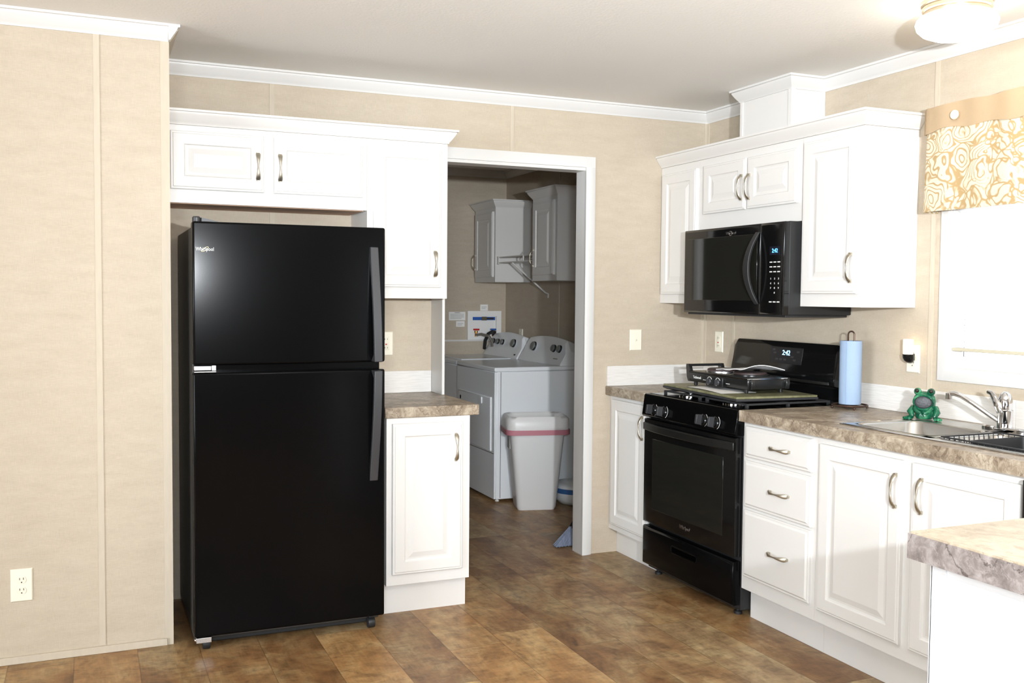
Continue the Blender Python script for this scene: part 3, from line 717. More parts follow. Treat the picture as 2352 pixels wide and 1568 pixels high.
# ------------------------------------------------------------------ paper towels
ph = thing('paper_towel_holder', (-.125, -1.305, .914), 'dark bronze wire paper towel holder on the counter corner', 'holder')
cx_, cy_ = -.125, -1.305
mb = MB(); mb.tube([(cx_+.075*math.cos(a), cy_+.075*math.sin(a), .930) for a in [2*PI*k/28 for k in range(28)]], .004, 8, closed=True)
mb.tube([(cx_-.075, cy_, .930), (cx_+.075, cy_, .930)], .003, 8); mb.tube([(cx_, cy_-.075, .930), (cx_, cy_+.075, .930)], .003, 8)
mb.build('base_ring', BRONZE, ph)
for k in range(4):
    a = PI/4+PI/2*k+.3; MB().ball((cx_+.075*math.cos(a), cy_+.075*math.sin(a), .9205), .006, 10).build('ball_foot', BRONZE, ph)
d = Vector((math.cos(-.5), math.sin(-.5)))*0; hx, hy = .0145*math.cos(-PI/2+.35), .0145*math.sin(-PI/2+.35)
pts = [(cx_-hx, cy_-hy, .930), (cx_-hx, cy_-hy, 1.24)]
pts += [(cx_-hx*math.cos(PI*k/8), cy_-hy*math.cos(PI*k/8), 1.24+.0145*math.sin(PI*k/8)) for k in range(1, 8)]
pts += [(cx_+hx, cy_+hy, 1.24), (cx_+hx, cy_+hy, .930)]
MB().tube(pts, .0036, 8).build('upright_loop', BRONZE, ph)
mb = MB(); prof = [(.021, .935), (.046, .935), (.047, .937), (.047, 1.211), (.046, 1.213), (.021, 1.213)]
rings = []
for r_, z_ in prof: rings.append([(cx_+r_*math.cos(2*PI*k/32), cy_+r_*math.sin(2*PI*k/32), z_) for k in range(32)])
mb.loft(rings+[rings[0]], cap=False)
mb.quadbox([(cx_-.0465, cy_-.008, .9365), (cx_-.0475, cy_-.008, .9365), (cx_-.0455, cy_-.022, .9365), (cx_-.0445, cy_-.022, .9365), (cx_-.0465, cy_-.008, 1.2115), (cx_-.0475, cy_-.008, 1.2115), (cx_-.0455, cy_-.022, 1.2115), (cx_-.0445, cy_-.022, 1.2115)])
w = mb.build('paper_towel_roll', TOWEL); tag(w, 'pale bluish paper towel roll standing on the bronze wire holder', 'paper towels')

# ------------------------------------------------------------------ sink, faucet, rack, frog
sk = thing('kitchen_sink', (-.31, -2.12, .914), 'stainless steel double-bowl sink set in the long countertop', 'sink')
def rr_(x0, x1, y0, y1, r, z, n=5):
    out = []
    for (cx, cy2, a0) in ((x1-r, y1-r, 0), (x0+r, y1-r, 90), (x0+r, y0+r, 180), (x1-r, y0+r, 270)):
        for k in range(n+1):
            a = math.radians(a0+90*k/n); out.append((cx+r*math.cos(a), cy2+r*math.sin(a), z))
    return out
OX0, OX1, OY0, OY1 = -.550, -.075, -2.535, -1.715
bowls = [(-.512, -.205, -2.105, -1.752), (-.512, -.205, -2.500, -2.147)]
mb = MB()
# deck as strips round the two bowls
zt, zb = .9195, .9146
for x0, x1, y0, y1 in ((OX0, OX1, OY0, -2.500), (OX0, OX1, -2.147, -2.105), (OX0, OX1, -1.752, OY1), (OX0, -.512, -2.5, -1.752), (-.205, OX1, -2.5, -1.752)):
    mb.box(x0, y0, zb, x1, y1, zt)
mb.build('rim', STEEL, sk)
mb = MB(); mb.tube([p for p in rr_(OX0+.002, OX1-.002, OY0+.002, OY1-.002, .03, .9175)], .003, 8, closed=True)
mb.build('rolled_edge', CHROME, sk)
for bx in bowls:
    x0, x1, y0, y1 = bx; mb = MB()
    rings = [rr_(x0-.006, x1+.006, y0-.006, y1+.006, .055, .9203), rr_(x0, x1, y0, y1, .05, .9198), rr_(x0+.004, x1-.004, y0+.004, y1-.004, .05, .912), rr_(x0+.012, x1-.012, y0+.012, y1-.012, .06, .79), rr_(x0+.04, x1-.04, y0+.04, y1-.04, .05, .765), rr_(x0+.13, x1-.13, y0+.13, y1-.13, .02, .762)]
    vs = [[mb.b.verts.new(p) for p in r] for r in rings]
    for a, b in zip(vs, vs[1:]):
        for i in range(len(a)):
            j = (i+1) % len(a); mb.b.faces.new((a[i], a[j], b[j], b[i]))
    mb.b.faces.new(vs[-1]); mb.build('bowl', STEEL, sk, angle=60)
fc = thing('faucet', (-.125, -2.10, .92), 'chrome single-lever kitchen faucet with swivel spout', 'faucet')
FZ = .9203
mb = MB(); rings = []
for z, s in ((FZ, 1), (FZ+.008, 1), (FZ+.013, .85)):
    rings.append([(-.125+.026*s*math.cos(a), -2.10+(.10*s*abs(math.cos(a))**0 if 0 else .098*s)*math.sin(a), z) for a in [2*PI*k/36 for k in range(36)]])
mb.loft(rings).build('deck_plate', CHROME, fc)
MB().lathe([(.028, 0), (.0265, .006), (.0262, .060), (.028, .063), (.028, .067), (.0255, .070)], (-.125, -2.10, FZ+.008), seg=28).build('body', CHROME, fc)
mb = MB(); mb.lathe([(.0255, 0), (.0255, .02), (.024, .040), (.017, .058), (.006, .066)], (-.125, -2.10, FZ+.077), seg=28)
mb.build('cap', CHROME, fc)
mb = MB()
mb.tube([(-.146, -2.098, FZ+.066), (-.150, -2.090, FZ+.092), (-.147, -2.074, FZ+.113), (-.140, -2.053, FZ+.132), (-.137, -2.034, FZ+.137)], [.014, .017, .013, .0095, .0085], 12, flat=.75)
mb.build('lever', CHROME, fc)
mb = MB(); mb.tube([(-.138, -2.086, FZ+.033), (-.152, -2.052, FZ+.056), (-.172, -2.000, FZ+.092), (-.188, -1.960, FZ+.115), (-.196, -1.938, FZ+.122), (-.203, -1.920, FZ+.122)], .0095, 14)
mb.build('spout', CHROME, fc)
MB().lathe([(.012, 0), (.012, .022), (.010, .024)], (-.204, -1.917, FZ+.100), seg=18).build('aerator', CHROME, fc)
# black dish rack in the right-hand bowl
dk = thing('dish_rack', (-.36, -2.33, .80), 'black coated wire dish rack in the right sink bowl', 'dish rack')
mb = MB(); x0, x1, y0, y1 = -.500, -.217, -2.488, -2.160
mb.tube([(x0, y0, .924), (x1, y0, .924), (x1, y1, .924), (x0, y1, .924)], .0028, 8, closed=True)
mb.tube([(x0+.02, y0+.02, .80), (x1-.02, y0+.02, .80), (x1-.02, y1-.02, .80), (x0+.02, y1-.02, .80)], .0025, 8, closed=True)
mb.build('wire_frame', MATTB, dk)
mb = MB()
for k in range(14):
    t = (k+.5)/14; y = y0+(y1-y0)*t; mb.tube([(x1, y, .924), (x1-.012, y, .80)], .0017, 6); mb.tube([(x0, y, .924), (x0+.012, y, .80)], .0017, 6)
    if k < 12:
        x = x0+(x1-x0)*(k+.5)/12; mb.tube([(x, y1, .924), (x, y1-.012, .80)], .0017, 6); mb.tube([(x, y0, .924), (x, y0+.012, .80)], .0017, 6)
mb.build('wires', MATTB, dk)
tb = MB(); a_ = rr_(-.490, -.230, -2.48, -2.275, .02, .80); b_2 = rr_(-.492, -.226, -2.482, -2.262, .02, .925)
c2_ = rr_(-.486, -.232, -2.476, -2.268, .02, .925); d2_ = rr_(-.484, -.236, -2.474, -2.281, .02, .805)
tb.loft([a_, b_2, c2_, d2_]); tb.build('cutlery_tub', MATTB, dk, label='solid black cutlery tub in the rack')
# ceramic frog
FR = Matrix.Translation((-.148, -1.742, .9206)) @ Matrix.Rotation(math.radians(-52), 4, 'Z') # local -y is the front
FR = Matrix.Translation((-.148, -1.746, .9206)) @ Matrix.Rotation(math.radians(-55), 4, 'Z')
fg = thing('frog_figurine', (-.148, -1.746, .9206), 'green glazed ceramic frog scrubber holder with wide open mouth by the sink', 'figurine')
mb = MB()
rings = []
for z, rx, ry, yo in ((.002, .030, .030, .004), (.012, .036, .034, .003), (.030, .036, .034, .002), (.044, .036, .032, .000), (.058, .042, .035, -.001), (.074, .043, .034, -.001), (.090, .039, .030, .001), (.101, .031, .023, .004), (.110, .018, .014, .006)):
    rings.append([(rx*math.cos(2*PI*k/24), yo+ry*math.sin(2*PI*k/24), z) for k in range(24)])
mb.loft(rings)
for s in (-1, 1):
    mb.ball((s*.025, -.006, .110), .0150, 14)                                       # eye bumps
    mb.tube([(s*.024, .010, .034), (s*.043, -.004, .040), (s*.050, -.016, .030), (s*.040, -.022, .010)], [.016, .016, .013, .009], 12)   # haunch
    for a in (-.45, 0, .45): mb.tube([(s*.044, -.020, .008), (s*.044+.030*math.sin(s*.55+a), -.020-.030*math.cos(a*.7), .0055)], [.009, .0055], 8)  # toes
    mb.tube([(s*.030, -.026, .046), (s*.022, -.040, .034), (s*.006, -.046, .026)], [.009, .008, .007], 10)          # arms
    for a in (-.5, 0., .5): mb.tube([(s*.008, -.045, .027), (s*.004+.012*math.sin(a), -.048, .014)], [.0045, .003], 8)
bd = mb.build('body', GREEN, fg, T=FR, angle=70)
mb = MB(); mb.tube([(.036*math.cos(a), -.033-.005*math.sin(a)+.006*math.cos(2*a), .070+.029*math.sin(a)) for a in [2*PI*k/28 for k in range(28)]], .0045, 8, closed=True)
mb.build('lips', GREEN, fg, T=FR)
MB().ball((0, -.029, .070), (.034, .008, .0275), 18).build('mouth', DARK, fg, T=FR)
for s in (-1, 1): MB().ball((s*.026, -.0155, .113), .0088, 12).build('eye', mat('black_eye', (.02, .012, .01), .05), fg, T=FR)
w = MB().ball((0, -.033, .070), (.031, .010, .0250), 24).build('scrub_pad', SCRUB, T=FR)
tag(w, 'grey wool scrub pad stuffed in the frog mouth', 'scrub pad')

# ------------------------------------------------------------------ outlets and switches
OUT = mat('outlet_face', srgb(232, 226, 208), .3)
def plate(T, u, v, label, cat, kind, w=.073, h=.118, name='wall_outlet'):
    o = thing(name, T(u, v, 0), label, cat)
    MB().loft([rectring(T, u-w/2, u+w/2, v-h/2, v+h/2, i, n) for i, n in ((0, .0005), (.001, .003), (.004, .0055))]).build('plate', SOCKET, o)
    if kind == 'duplex':
        for dv in (.020, -.020):
            mb = MB(); pts = []
            for k in range(24):
                a = 2*PI*k/24; pts.append((.0165*math.cos(a), max(-.0125, min(.0125, .0165*math.sin(a)))))
            f = mb.loft([[T(u+p*s, v+dv+q_*s, n) for p, q_ in pts] for s, n in ((1, .005), (1, .0065), (.96, .0072))]).build('receptacle', OUT, o)
            mb = MB()
            for du in (-.0065, .0065): mb.box(u+du-.0011, v+dv+.001, .0068, u+du+.0011, v+dv+.009, .0076, T)
            mb.lathe([(.0024, 0), (.0024, .0008)], (0, 0, 0), seg=10) if 0 else mb.box(u-.0022, v+dv-.010, .0068, u+.0022, v+dv-.0062, .0076, T)
            mb.build('slots', DARK, f)
    elif kind == 'gfci':
        f = MB().loft([rectring(T, u-.0165, u+.0165, v-.033, v+.033, i, n) for i, n in ((0, .005), (0, .0068), (.001, .0075))]).build('receptacle', OUT, o)
        mb = MB()
        for dv in (.021, -.021):
            for du in (-.0065, .0065): mb.box(u+du-.001, v+dv-.003, .0072, u+du+.001, v+dv+.004, .0079, T)
        mb.build('slots', DARK, f)
        MB().box(u-.004, v-.0065, .007, u+.004, v-.001, .0095, T).build('test_button', RED, f, label='red test button')
    elif kind == 'switch':
        MB().box(u-.005, v-.012, .005, u+.005, v+.012, .0062, T).build('switch_frame', OUT, o)
        MB().quadbox([T(u-.004, v-.006, .0055), T(u+.004, v-.006, .0055), T(u+.004, v+.006, .0055), T(u-.004, v+.006, .0055), T(u-.0035, v+.001, .014), T(u+.0035, v+.001, .014), T(u+.0035, v+.006, .012), T(u-.0035, v+.006, .012)]).build('toggle', OUT, o)
    return o
plate(FY(YL), -3.443, .297, 'almond duplex outlet low on the wall at the left', 'outlet', 'duplex', .076, .124)
plate(FY(0), -1.862, 1.159, 'almond outlet with red button, half hidden behind the refrigerator edge', 'outlet', 'gfci')
plate(FY(0), -.446, 1.162, 'almond light switch on the back wall above the corner counter', 'switch', 'switch', .075, .116, 'light_switch')
plate(FX(0), -.150, 1.154, 'almond outlet with red button left of the range backguard', 'outlet', 'gfci', .075, .116)
plate(FX(0), -1.540, 1.146, 'almond outlet holding the night light beside the window', 'outlet', 'duplex', .072, .118)
plate(FX(0), 2.554, 1.075, 'almond outlet peeking above the washing machine', 'outlet', 'duplex', .070, .116)
nl = thing('night_light', (-.03, -1.540, 1.165), 'glowing plug-in night light with black base beside the window', 'night light')
mb = MB(); rings = []
for z, r, dx in ((1.128, .004, -.012), (1.131, .013, -.014), (1.138, .020, -.018), (1.150, .0235, -.022), (1.166, .024, -.024)):
    rings.append([(-.010+dx*.9-abs(math.cos(a))*0+r*.9*math.cos(a)*(1.0), -1.540+r*math.sin(a), z) for a in [2*PI*k/20 for k in range(20)]])
mb.loft(rings).build('base', GLOSSB, nl, angle=60)
mb = MB(); rings = []
for z, r in ((1.1665, .021), (1.200, .022), (1.226, .022), (1.229, .020)):
    rings.append([(-.032+r*.9*math.cos(a), -1.540+r*math.sin(a), z) for a in [2*PI*k/20 for k in range(20)]])
mb.loft(rings).build('shade', NIGHTGLOW, nl, angle=60)
MB().box(-.014, -1.553, 1.140, -.0078, -1.527, 1.168).build('plug', GLOSSB, nl)
point('night_light_lamp', (-.075, -1.540, 1.20), .08, (1, .78, .5), .02)

# ------------------------------------------------------------------ window blind and valance
bl = thing('window_blind', (.02, -2.17, 1.6), 'white blind lowered nearly to the window sill', 'blind')
BLW = mat('white_blind', srgb(250, 250, 250), .6, emit=(.95, .97, 1), estr=.0)
_t = BLW.node_tree; _tr = _t.nodes.new('ShaderNodeBsdfTranslucent'); _tr.inputs[0].default_value = (.95, .95, .95, 1); _mx = _t.nodes.new('ShaderNodeMixShader'); _mx.inputs[0].default_value = .55
_t.links.new(_t.nodes['Principled BSDF'].outputs[0], _mx.inputs[1]); _t.links.new(_tr.outputs[0], _mx.inputs[2]); _t.links.new(_mx.outputs[0], _t.nodes['Material Output'].inputs[0])
mb = MB()
for k in range(36):
    z = 1.215+.0225*k
    if z < 2.0: mb.quadbox([(.012, WY0+.006, z+.010), (.030, WY0+.006, z-.008), (.030, WY1-.006, z-.008), (.012, WY1-.006, z+.010), (.0125, WY0+.006, z+.0112), (.0305, WY0+.006, z-.0068), (.0305, WY1-.006, z-.0068), (.0125, WY1-.006, z+.0112)])
so = mb.build('slats', BLW, bl); so['kind'] = 'stuff'
MB().box(.008, WY0+.006, 1.190, .034, WY1-.006, 1.203).build('bottom_rail', mat('cream_rail', srgb(190, 182, 160), .5), bl, bevel=.002)
MB().box(.004, WY0+.004, 2.01, .036, WY1-.004, 2.05).build('head_rail', BLW, bl)
MB().tube([(.004, -1.815, 2.01), (.004, -1.815, 1.60)], .0025, 6).build('tilt_wand', BLW, bl)
va = thing('window_valance', (-.05, -2.2, 1.75), 'paisley window valance with plain tan band and buttons', 'valance')
def bandshape(s0, s1):                                   # wraps the left end round to the wall
    pts = [(-.002, s1), (-.045, s1)]
    return pts
mb = MB(); rings = []; VY = -1.645
cols = []
def vx(y, z):                                             # front surface x of the valance cloth
    return -.088
pathb = [(-.004, VY), (-.050, VY-.002), (-.076, VY-.006), (-.088, VY-.022)]
y = VY-.04
while y > -3.05:
    pathb.append((-.090+.004*math.sin(y*19)+.003*math.sin(y*41+1), y)); y -= .02
def cloth(zf0, zf1, mat_, name, grow, nrow=10, pleat=0., par=va):
    mb = MB(); g0 = []; g1 = []
    for r in range(nrow+1):
        t = r/nrow; ro = []; ri = []
        for i, (x, yy_) in enumerate(pathb):
            z = zf0(yy_, i)*(1-t)+zf1(yy_, i)*t
            px = x - grow - (pleat*(.55+.45*math.sin(yy_*27+t*1.5)*math.sin(yy_*11+.6)))*min(1, i/4)
            if name == 'skirt' : px -= .010*t*min(1, i/3)
            ro.append((px, yy_ + (grow if i < 3 else 0), z)); ri.append((px+.003, yy_-(.003 if i < 4 else 0), z))
        g0.append([mb.b.verts.new(p) for p in ro]); g1.append([mb.b.verts.new(p) for p in ri])
    n = len(pathb)
    for r in range(nrow):
        for i in range(n-1):
            mb.b.faces.new((g0[r][i], g0[r][i+1], g0[r+1][i+1], g0[r+1][i])); mb.b.faces.new((g1[r][i], g1[r+1][i], g1[r+1][i+1], g1[r][i+1]))
    for i in range(n-1):
        mb.b.faces.new((g0[0][i], g1[0][i], g1[0][i+1], g0[0][i+1])); mb.b.faces.new((g0[nrow][i], g0[nrow][i+1], g1[nrow][i+1], g1[nrow][i]))
    for r in range(nrow):
        mb.b.faces.new((g0[r][0], g0[r+1][0], g1[r+1][0], g1[r][0])); mb.b.faces.new((g0[r][n-1], g1[r][n-1], g1[r+1][n-1], g0[r+1][n-1]))
    return mb.build(name, mat_, par, angle=70)
cloth(lambda y, i: 2.165 - (.018 if i < 2 else .006 if i < 3 else 0) + .003*math.sin(y*23), lambda y, i: 2.066+.005*math.sin(y*31)+.004*math.sin(y*13), TAN, 'band', .006, 6, .004)
cloth(lambda y, i: 2.085, lambda y, i: 1.748 + .0*y, PAISLEY, 'skirt', -.001, 12, .008)
for y in (-1.818, -2.55): MB().lathe([(.0165, 0), (.0185, .003), (.0185, .007), (.015, .010), (.004, .009)], (-.115, y, 2.114), 'x', 20, T=Matrix.Rotation(0, 4, 'X')).build('button', BUTTON, va)
MB().box(-.09, -3.05, 2.10, -.002, VY-.012, 2.115).build('mounting_board', RAWWOOD, va)

# ------------------------------------------------------------------ ceiling lamp
LX, LY = -.425, -2.105
lp = thing('ceiling_light', (LX, LY, H), 'round flush ceiling light with frosted dome above the sink counter', 'ceiling light')
MB().lathe([(.118, 0), (.118, -.012), (.112, -.016), (.114, -.020), (.114, -.030), (.108, -.034), (.110, -.038), (.108, -.046), (.10, -.048)], (LX, LY, H-.0005), seg=40).build('ring_base', BRASSRING, lp, angle=25)
MB().lathe([(.104, -.046), (.120, -.052), (.131, -.062), (.135, -.075), (.130, -.092), (.112, -.110), (.080, -.124), (.04, -.131), (.004, -.133)], (LX, LY, H), seg=40).build('dome', WHITEGLOW, lp, angle=70)

# ------------------------------------------------------------------ island
isl = thing('kitchen_island', (-.95, -3.45, 0), 'white panelled kitchen island end in the right foreground', 'island')
MB().box(-1.600, -3.78, 0, -.80, -3.165, .857).build('body', PANELW, isl)
mb = MB(); mb.box(-1.604, -3.20, 0, -1.600, -3.163, .857); mb.box(-1.604, -3.165, 0, -1.58, -3.161, .857)
mb.build('corner_strip', PANELW, isl)
w = MB().box(-1.636, -3.80, .8580, -.80, -3.128, .9105).build('edge_band', STONE2)
it = thing('island_countertop', (-1.2, -3.45, .858), 'grey-brown stone-look countertop on the white kitchen island', 'countertop')
w.parent = it; w.matrix_parent_inverse = Matrix.Translation((1.2, 3.45, -.858))
STONE3 = stone('beige_stone_laminate', srgb(140, 126, 107), srgb(158, 144, 124), srgb(178, 165, 145), srgb(132, 116, 97))
MB().box(-1.632, -3.796, .9106, -.80, -3.132, .9145).build('top', STONE3, it, label='beige laminate top surface')

# ------------------------------------------------------------------ laundry room
def dryer_knob(x, y, z, r, tilt, par):
    Mk = Matrix.Translation((x, y, z)) @ Matrix.Rotation(-PI/2+tilt, 4, 'Y')
    k = MB().lathe([(r*1.15, 0), (r*1.15, .002)], (0, 0, 0), seg=22).build('dial_plate', APPW, par, T=Mk)
    MB().lathe([(r, .002), (r, .012), (r*.92, .016)], (0, 0, 0), seg=22).build('knob_skirt', MATTB, k, T=Mk)
    MB().lathe([(r*.93, .016), (r*.9, .022), (r*.8, .024)], (0, 0, 0), seg=22).build('knob_cap', GREYKNOB, k, T=Mk)
def console(par, y0, y1):
    mb = MB(); rings = []; n = 14
    for i in range(n+1):
        t = i/n; y = y0+(y1-y0)*t; e = min(t, 1-t)
        hh = 1.075+.035*math.sin(PI*t)**.7 - (.06*(1-e/.06) if e < .06 else 0)
        k = (hh-.915)/.18
        rings.append([(-.03, y, .915), (-.215, y, .915), (-.213, y, .925), (-.200+.055*k*1.0, y, hh-.02), (-.130, y, hh), (-.05, y, hh-.03)])
    return mb.loft(rings).build('console', APPW, par, bevel=.004, angle=30)
dy = thing('clothes_dryer', (-.37, 1.77, 0), 'white clothes dryer nearest the opening in the laundry room', 'dryer')
MB().box(-.690, 1.400, .020, -.03, 2.137, .885).build('body', APPW, dy, bevel=.006)
MB().box(-.705, 1.398, .886, -.025, 2.139, .9155).build('top', APPW, dy, bevel=.008, seg=3)
MB().box(-.703, 1.402, .022, -.690, 2.135, .884).build('front_panel', APPW, dy, bevel=.004)
df = MB().loft([rectring(FX(-.703), 1.455, 2.080, .345, .712, i, n) for i, n in ((0, 0), (0, .006), (.004, .010), (.010, .011))]).build('door', APPW, dy)
MB().box(-.722, 1.60, .655, -.712, 1.66, .700).build('door_pull', APPW, df, bevel=.003)
MB().lathe([(.018, 0), (.018, .004), (.014, .005)], (-.709, 2.03, .66), 'x', 16, T=Matrix.Rotation(PI, 4, 'Z')).build('badge', HANDB, df)
MB().box(-.7035, 1.41, .330, -.7028, 2.13, .334).build('front_seam', HANDB, dy)
MB().box(-.66, 1.3985, .03, -.657, 1.4002, .884).build('side_seam', HANDB, dy)
co = console(dy, 1.405, 2.130)
dryer_knob(-.178, 1.905, 1.028, .034, .30, co); dryer_knob(-.178, 1.565, 1.028, .027, .30, co); dryer_knob(-.178, 1.475, 1.028, .027, .30, co)
MB().box(-.203, 1.48, .957, -.196, 1.54, .962).build('print_line', GREYKNOB, co)
for x in (-.66, -.08):
    for y in (1.45, 2.09): MB().lathe([(.016, 0), (.014, .006), (.009, .008), (.009, .022)], (x, y, .0004), seg=12).build('foot', PAPER, dy)
ws = thing('washing_machine', (-.37, 2.5, 0), 'white top-load washing machine behind the dryer', 'washing machine')
MB().box(-.690, 2.150, .020, -.03, 2.845, .885).build('body', APPW, ws, bevel=.01)
MB().box(-.703, 2.148, .886, -.025, 2.847, .915).build('top', APPW, ws, bevel=.008, seg=3)
MB().box(-.640, 2.215, .9152, -.235, 2.780, .922).build('lid', APPW, ws, bevel=.004)
co = console(ws, 2.155, 2.840)
for y, r in ((2.690, .022), (2.595, .022), (2.500, .022), (2.280, .032)): dryer_knob(-.178, y, 1.030, r, .30, co)
MB().box(-.212, 2.205, .942, -.200, 2.215, .952).build('logo_mark', DARK, co)
for x in (-.66, -.08):
    for y in (2.19, 2.80): MB().lathe([(.016, 0), (.014, .006), (.009, .008), (.009, .022)], (x, y, .0004), seg=12).build('foot', MATTB, ws)
# laundry wall cabinets
def lcab(y0, y1, label):
    c = thing('laundry_cabinet', (-.15, (y0+y1)/2, 1.505), label, 'cabinet')
    MB().box(-.300, y0, 1.505, -.001, y1, 2.085).build('body', CABW, c)
    MB().box(-.304, y0-.003, 1.505, -.285, y0, 2.085).build('end_strip', CABW, c)
    d = door(FX(-.300), y0+.035, y1-.03, 1.545, 2.052, c)
    handle(FX(-.300), y1-.055, 1.665, .019, d)
    sweep(MB(), [(-.001, y1), (-.300, y1), (-.300, y0), (-.001, y0)], CROWN, 2.143).build('crown', CABW, c, angle=30)
    return c
lcab(1.290, 1.690, 'nearer white laundry cabinet beside the door jamb, above the dryer')
lcab(2.380, 2.815, 'farther white laundry cabinet in the far corner, above the washing machine')
sh = thing('wire_shelf', (-.15, 2.03, 1.66), 'white wire hanging shelf spanning between the two laundry cabinets', 'shelf')
mb = MB(); mb.tube([(-.285, 1.692, 1.694), (-.285, 2.376, 1.694)], .0045, 8); mb.tube([(-.285, 1.692, 1.652), (-.285, 2.376, 1.652)], .0045, 8); mb.tube([(-.012, 1.692, 1.694), (-.012, 2.376, 1.694)], .004, 8)
mb.build('rails', CABW, sh)
mb = MB()
for k in range(26):
    y = 1.71+.0258*k; mb.tube([(-.285, y, 1.697), (-.012, y, 1.697)], .0014, 6)
mb.build('wires', CABW, sh)
MB().tube([(-.280, 2.10, 1.650), (-.030, 2.045, 1.425), (-.006, 2.042, 1.415), (-.006, 2.042, 1.385)], .006, 8).build('brace', CABW, sh)
MB().box(-.292, 2.340, 1.640, -.276, 2.3765, 1.702).build('end_clip', CABW, sh, bevel=.002)
MB().box(-.290, 1.88, 1.650, -.282, 1.89, 1.696).build('rail_tie', CABW, sh)
# washer hook-up box and papers on the back wall
hb = thing('washer_outlet_box', (-.197, YB, 1.15), 'white recessed washer outlet box with red and blue valves', 'outlet box')
FB = FY(YB)
mb = MB(); X0, X1, Z0, Z1 = -.347, -.049, 1.036, 1.272; x0, x1, z0, z1 = -.304, -.092, 1.060, 1.228
for b in ((X0, Z0, X1, z0), (X0, z1, X1, Z1), (X0, z0, x0, z1), (x1, z0, X1, z1)): mb.box(b[0], YB-.026, b[1], b[2], YB-.001, b[3])
mb.box(x0, YB-.006, z0, x1, YB-.001, z1)
mb.build('frame', PAPER, hb)
mb = MB(); mb.box(x0, YB-.020, 1.196, x1-.01, YB-.0065, 1.222); mb.build('blue_strap', BLUEP, hb)
MB().box(-.222, YB-.026, 1.194, -.180, YB-.019, 1.224).build('strap_buckle', mat('olive', srgb(92, 82, 60), .5), hb)
MB().box(-.178, YB-.022, 1.202, -.115, YB-.0205, 1.216).build('strap_print', DARK, hb)
for x, m_, nm in ((-.275, RED, 'hot_valve'), (-.125, BLUEP, 'cold_valve')):
    v_ = MB().lathe([(.010, 0), (.010, .03), (.014, .032), (.014, .046)], (x, YB-.030, 1.062), seg=14).build(nm, BRASS, hb)
    MB().box(x-.022, YB-.042, 1.112, x+.026, YB-.020, 1.126).build('lever', m_, v_, bevel=.002)
w = MB().tube([(-.275, YB-.045, 1.075), (-.262, YB-.12, 1.085), (-.235, YB-.22, 1.070), (-.21, YB-.22, 1.03), (-.20, YB-.20, .99)], .011, 10).build('washer_hose', HOSE)
w.location = (0, 0, 0); tag(w, 'grey washer hose running from the red valve', 'hose')
w = MB().tube([(-.125, YB-.045, 1.078), (-.135, YB-.09, 1.10), (-.165, YB-.12, 1.105), (-.195, YB-.10, 1.085), (-.205, YB-.06, 1.03), (-.20, YB-.03, .96)], .014, 10).build('drain_hose', MATTB)
tag(w, 'black hose looping behind the washing machine console', 'hose')
def note(x0, x1, z0, z1, label):
    n = thing('paper_notice', ((x0+x1)/2, YB, (z0+z1)/2), label, 'notice')
    MB().box(x0, YB-.0016, z0, x1, YB-.0004, z1).build('sheet', PAPER, n)
    mb = MB(); k = int((z1-z0-.02)/.011)
    for i in range(k): mb.box(x0+.012, YB-.0021, z1-.022-.011*i, x1-.012-(.03*(x1-x0)*5 if i == k-1 else 0), YB-.0016, z1-.0195-.011*i)
    mb.build('print_lines', GREYKNOB, n)
    return n
n_ = note(-.503, -.360, 1.194, 1.264, 'larger white printed notice left of the washer outlet box')
text('WARNING', .010, FB, -.43, 1.256, .0022, 'heading', HANDB, n_)
note(-.440, -.366, 1.142, 1.188, 'smaller white notice under the larger one')
note(-.228, -.160, 1.273, 1.325, 'white notice taped above the washer outlet box')

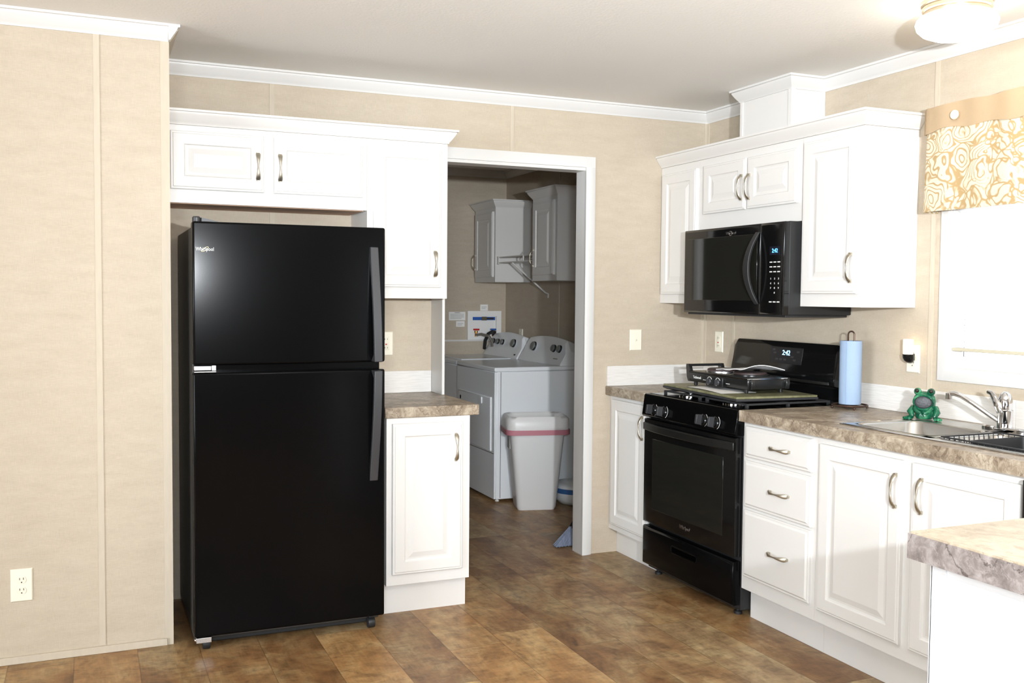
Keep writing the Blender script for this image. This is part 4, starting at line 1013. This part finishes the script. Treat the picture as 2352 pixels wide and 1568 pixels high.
# trash bin with its bag
CN = Matrix.Translation((-.503, 1.182, 0)) @ Matrix.Rotation(math.radians(-14), 4, 'Z')
tc = thing('trash_bin', (-.503, 1.182, 0), 'tall white plastic trash bin in front of the dryer', 'trash bin')
def bring(w_, d_, r, z, o=0): return rr_(-w_/2+o, w_/2+o, -d_/2, d_/2, r, z)
mb = MB(); mb.loft([bring(.245, .185, .03, .0005), bring(.262, .20, .035, .02), bring(.37, .262, .05, .55), bring(.38, .268, .05, .59), bring(.355, .245, .045, .59), bring(.24, .17, .03, .05)])
tb_ = mb.build('bin_body', CANP, tc, T=CN, angle=50)
mb = MB(); mb.box(-.1905, -.05, .40, -.160, .04, .50); mb.build('side_label', mat('grey_label', srgb(150, 148, 145), .5), tb_, T=CN @ Matrix.Translation((.012, 0, 0)))
bgm = MB(); rings = []
for z, w_, d_, j in ((.525, .412, .300, .004), (.56, .418, .302, .006), (.60, .410, .296, .004), (.618, .385, .275, .002), (.605, .35, .24, .004), (.57, .335, .225, .003)):
    r_ = bring(w_, d_, .06, z); rings.append([(x+random.uniform(-j, j), y+random.uniform(-j, j), zz+random.uniform(-j, j)*.6) for x, y, zz in r_])
bgm.loft(rings); w = bgm.build('trash_bag', BAG, T=CN, angle=80); ORIG[w] = (0, 0, 0)
tag(w, 'white plastic liner bag folded over the trash bin rim', 'trash bag')
mb = MB(); o1 = bring(.426, .312, .06, .500); o2 = bring(.428, .314, .06, .532); i2 = bring(.412, .298, .06, .532); i1 = bring(.412, .298, .06, .500)
mb.loft([o1, o2, i2, i1, o1], cap=False); mb.build('drawstring', PINK, w, T=CN, label='pink drawstring band')
MB().box(-.02, -.1565, .516, .012, -.1545, .522).build('drawstring_tab', RED, w, T=CN)
w = thing('storage_tub', (-.172, 1.205, 0), 'low white lidded tub with a blue band beside the trash bin', 'tub')
MB().lathe([(.07, .0005), (.125, .006), (.158, .040), (.165, .0835), (.02, .0835)], (-.172, 1.205, 0), seg=36).build('body', APPW, w, angle=60)
MB().lathe([(.164, .1155), (.163, .126), (.150, .140), (.02, .146)], (-.172, 1.205, 0), seg=36).build('lid', APPW, w, angle=60)
MB().lathe([(.165, .0838), (.1668, .084), (.1675, .115), (.164, .1152)], (-.172, 1.205, 0), seg=36).build('blue_band', mat('blue_band', srgb(60, 104, 160), .5), w, angle=60)
# broom leaning behind the jamb
br = thing('broom', (-.70, .22, 0), 'broom with grey bristles leaning behind the door jamb', 'broom')
mb = MB()
for r in range(3):
    for k in range(20):
        t = (k+.33*r)/20; mb.tube([(-.725+.085*t, .198+.010*r, .105), (-.835+.19*t, .172+.022*r, .0055+.003*(k % 2))], [.0045, .0058], 6)
mb.build('bristles', BRISTLE, br)
MB().loft([[(-.732, .190, .098), (-.630, .190, .098), (-.630, .226, .098), (-.732, .226, .098)], [(-.705, .193, .140), (-.640, .193, .140), (-.640, .223, .140), (-.705, .223, .140)], [(-.66, .2, .185), (-.64, .2, .185), (-.64, .218, .185), (-.66, .218, .185)]]).build('head', MATTB, br, bevel=.003)
MB().tube([(-.65, .208, .17), (-.52, .125, 1.30)], .0115, 10).build('broom_handle', MATTB, br)
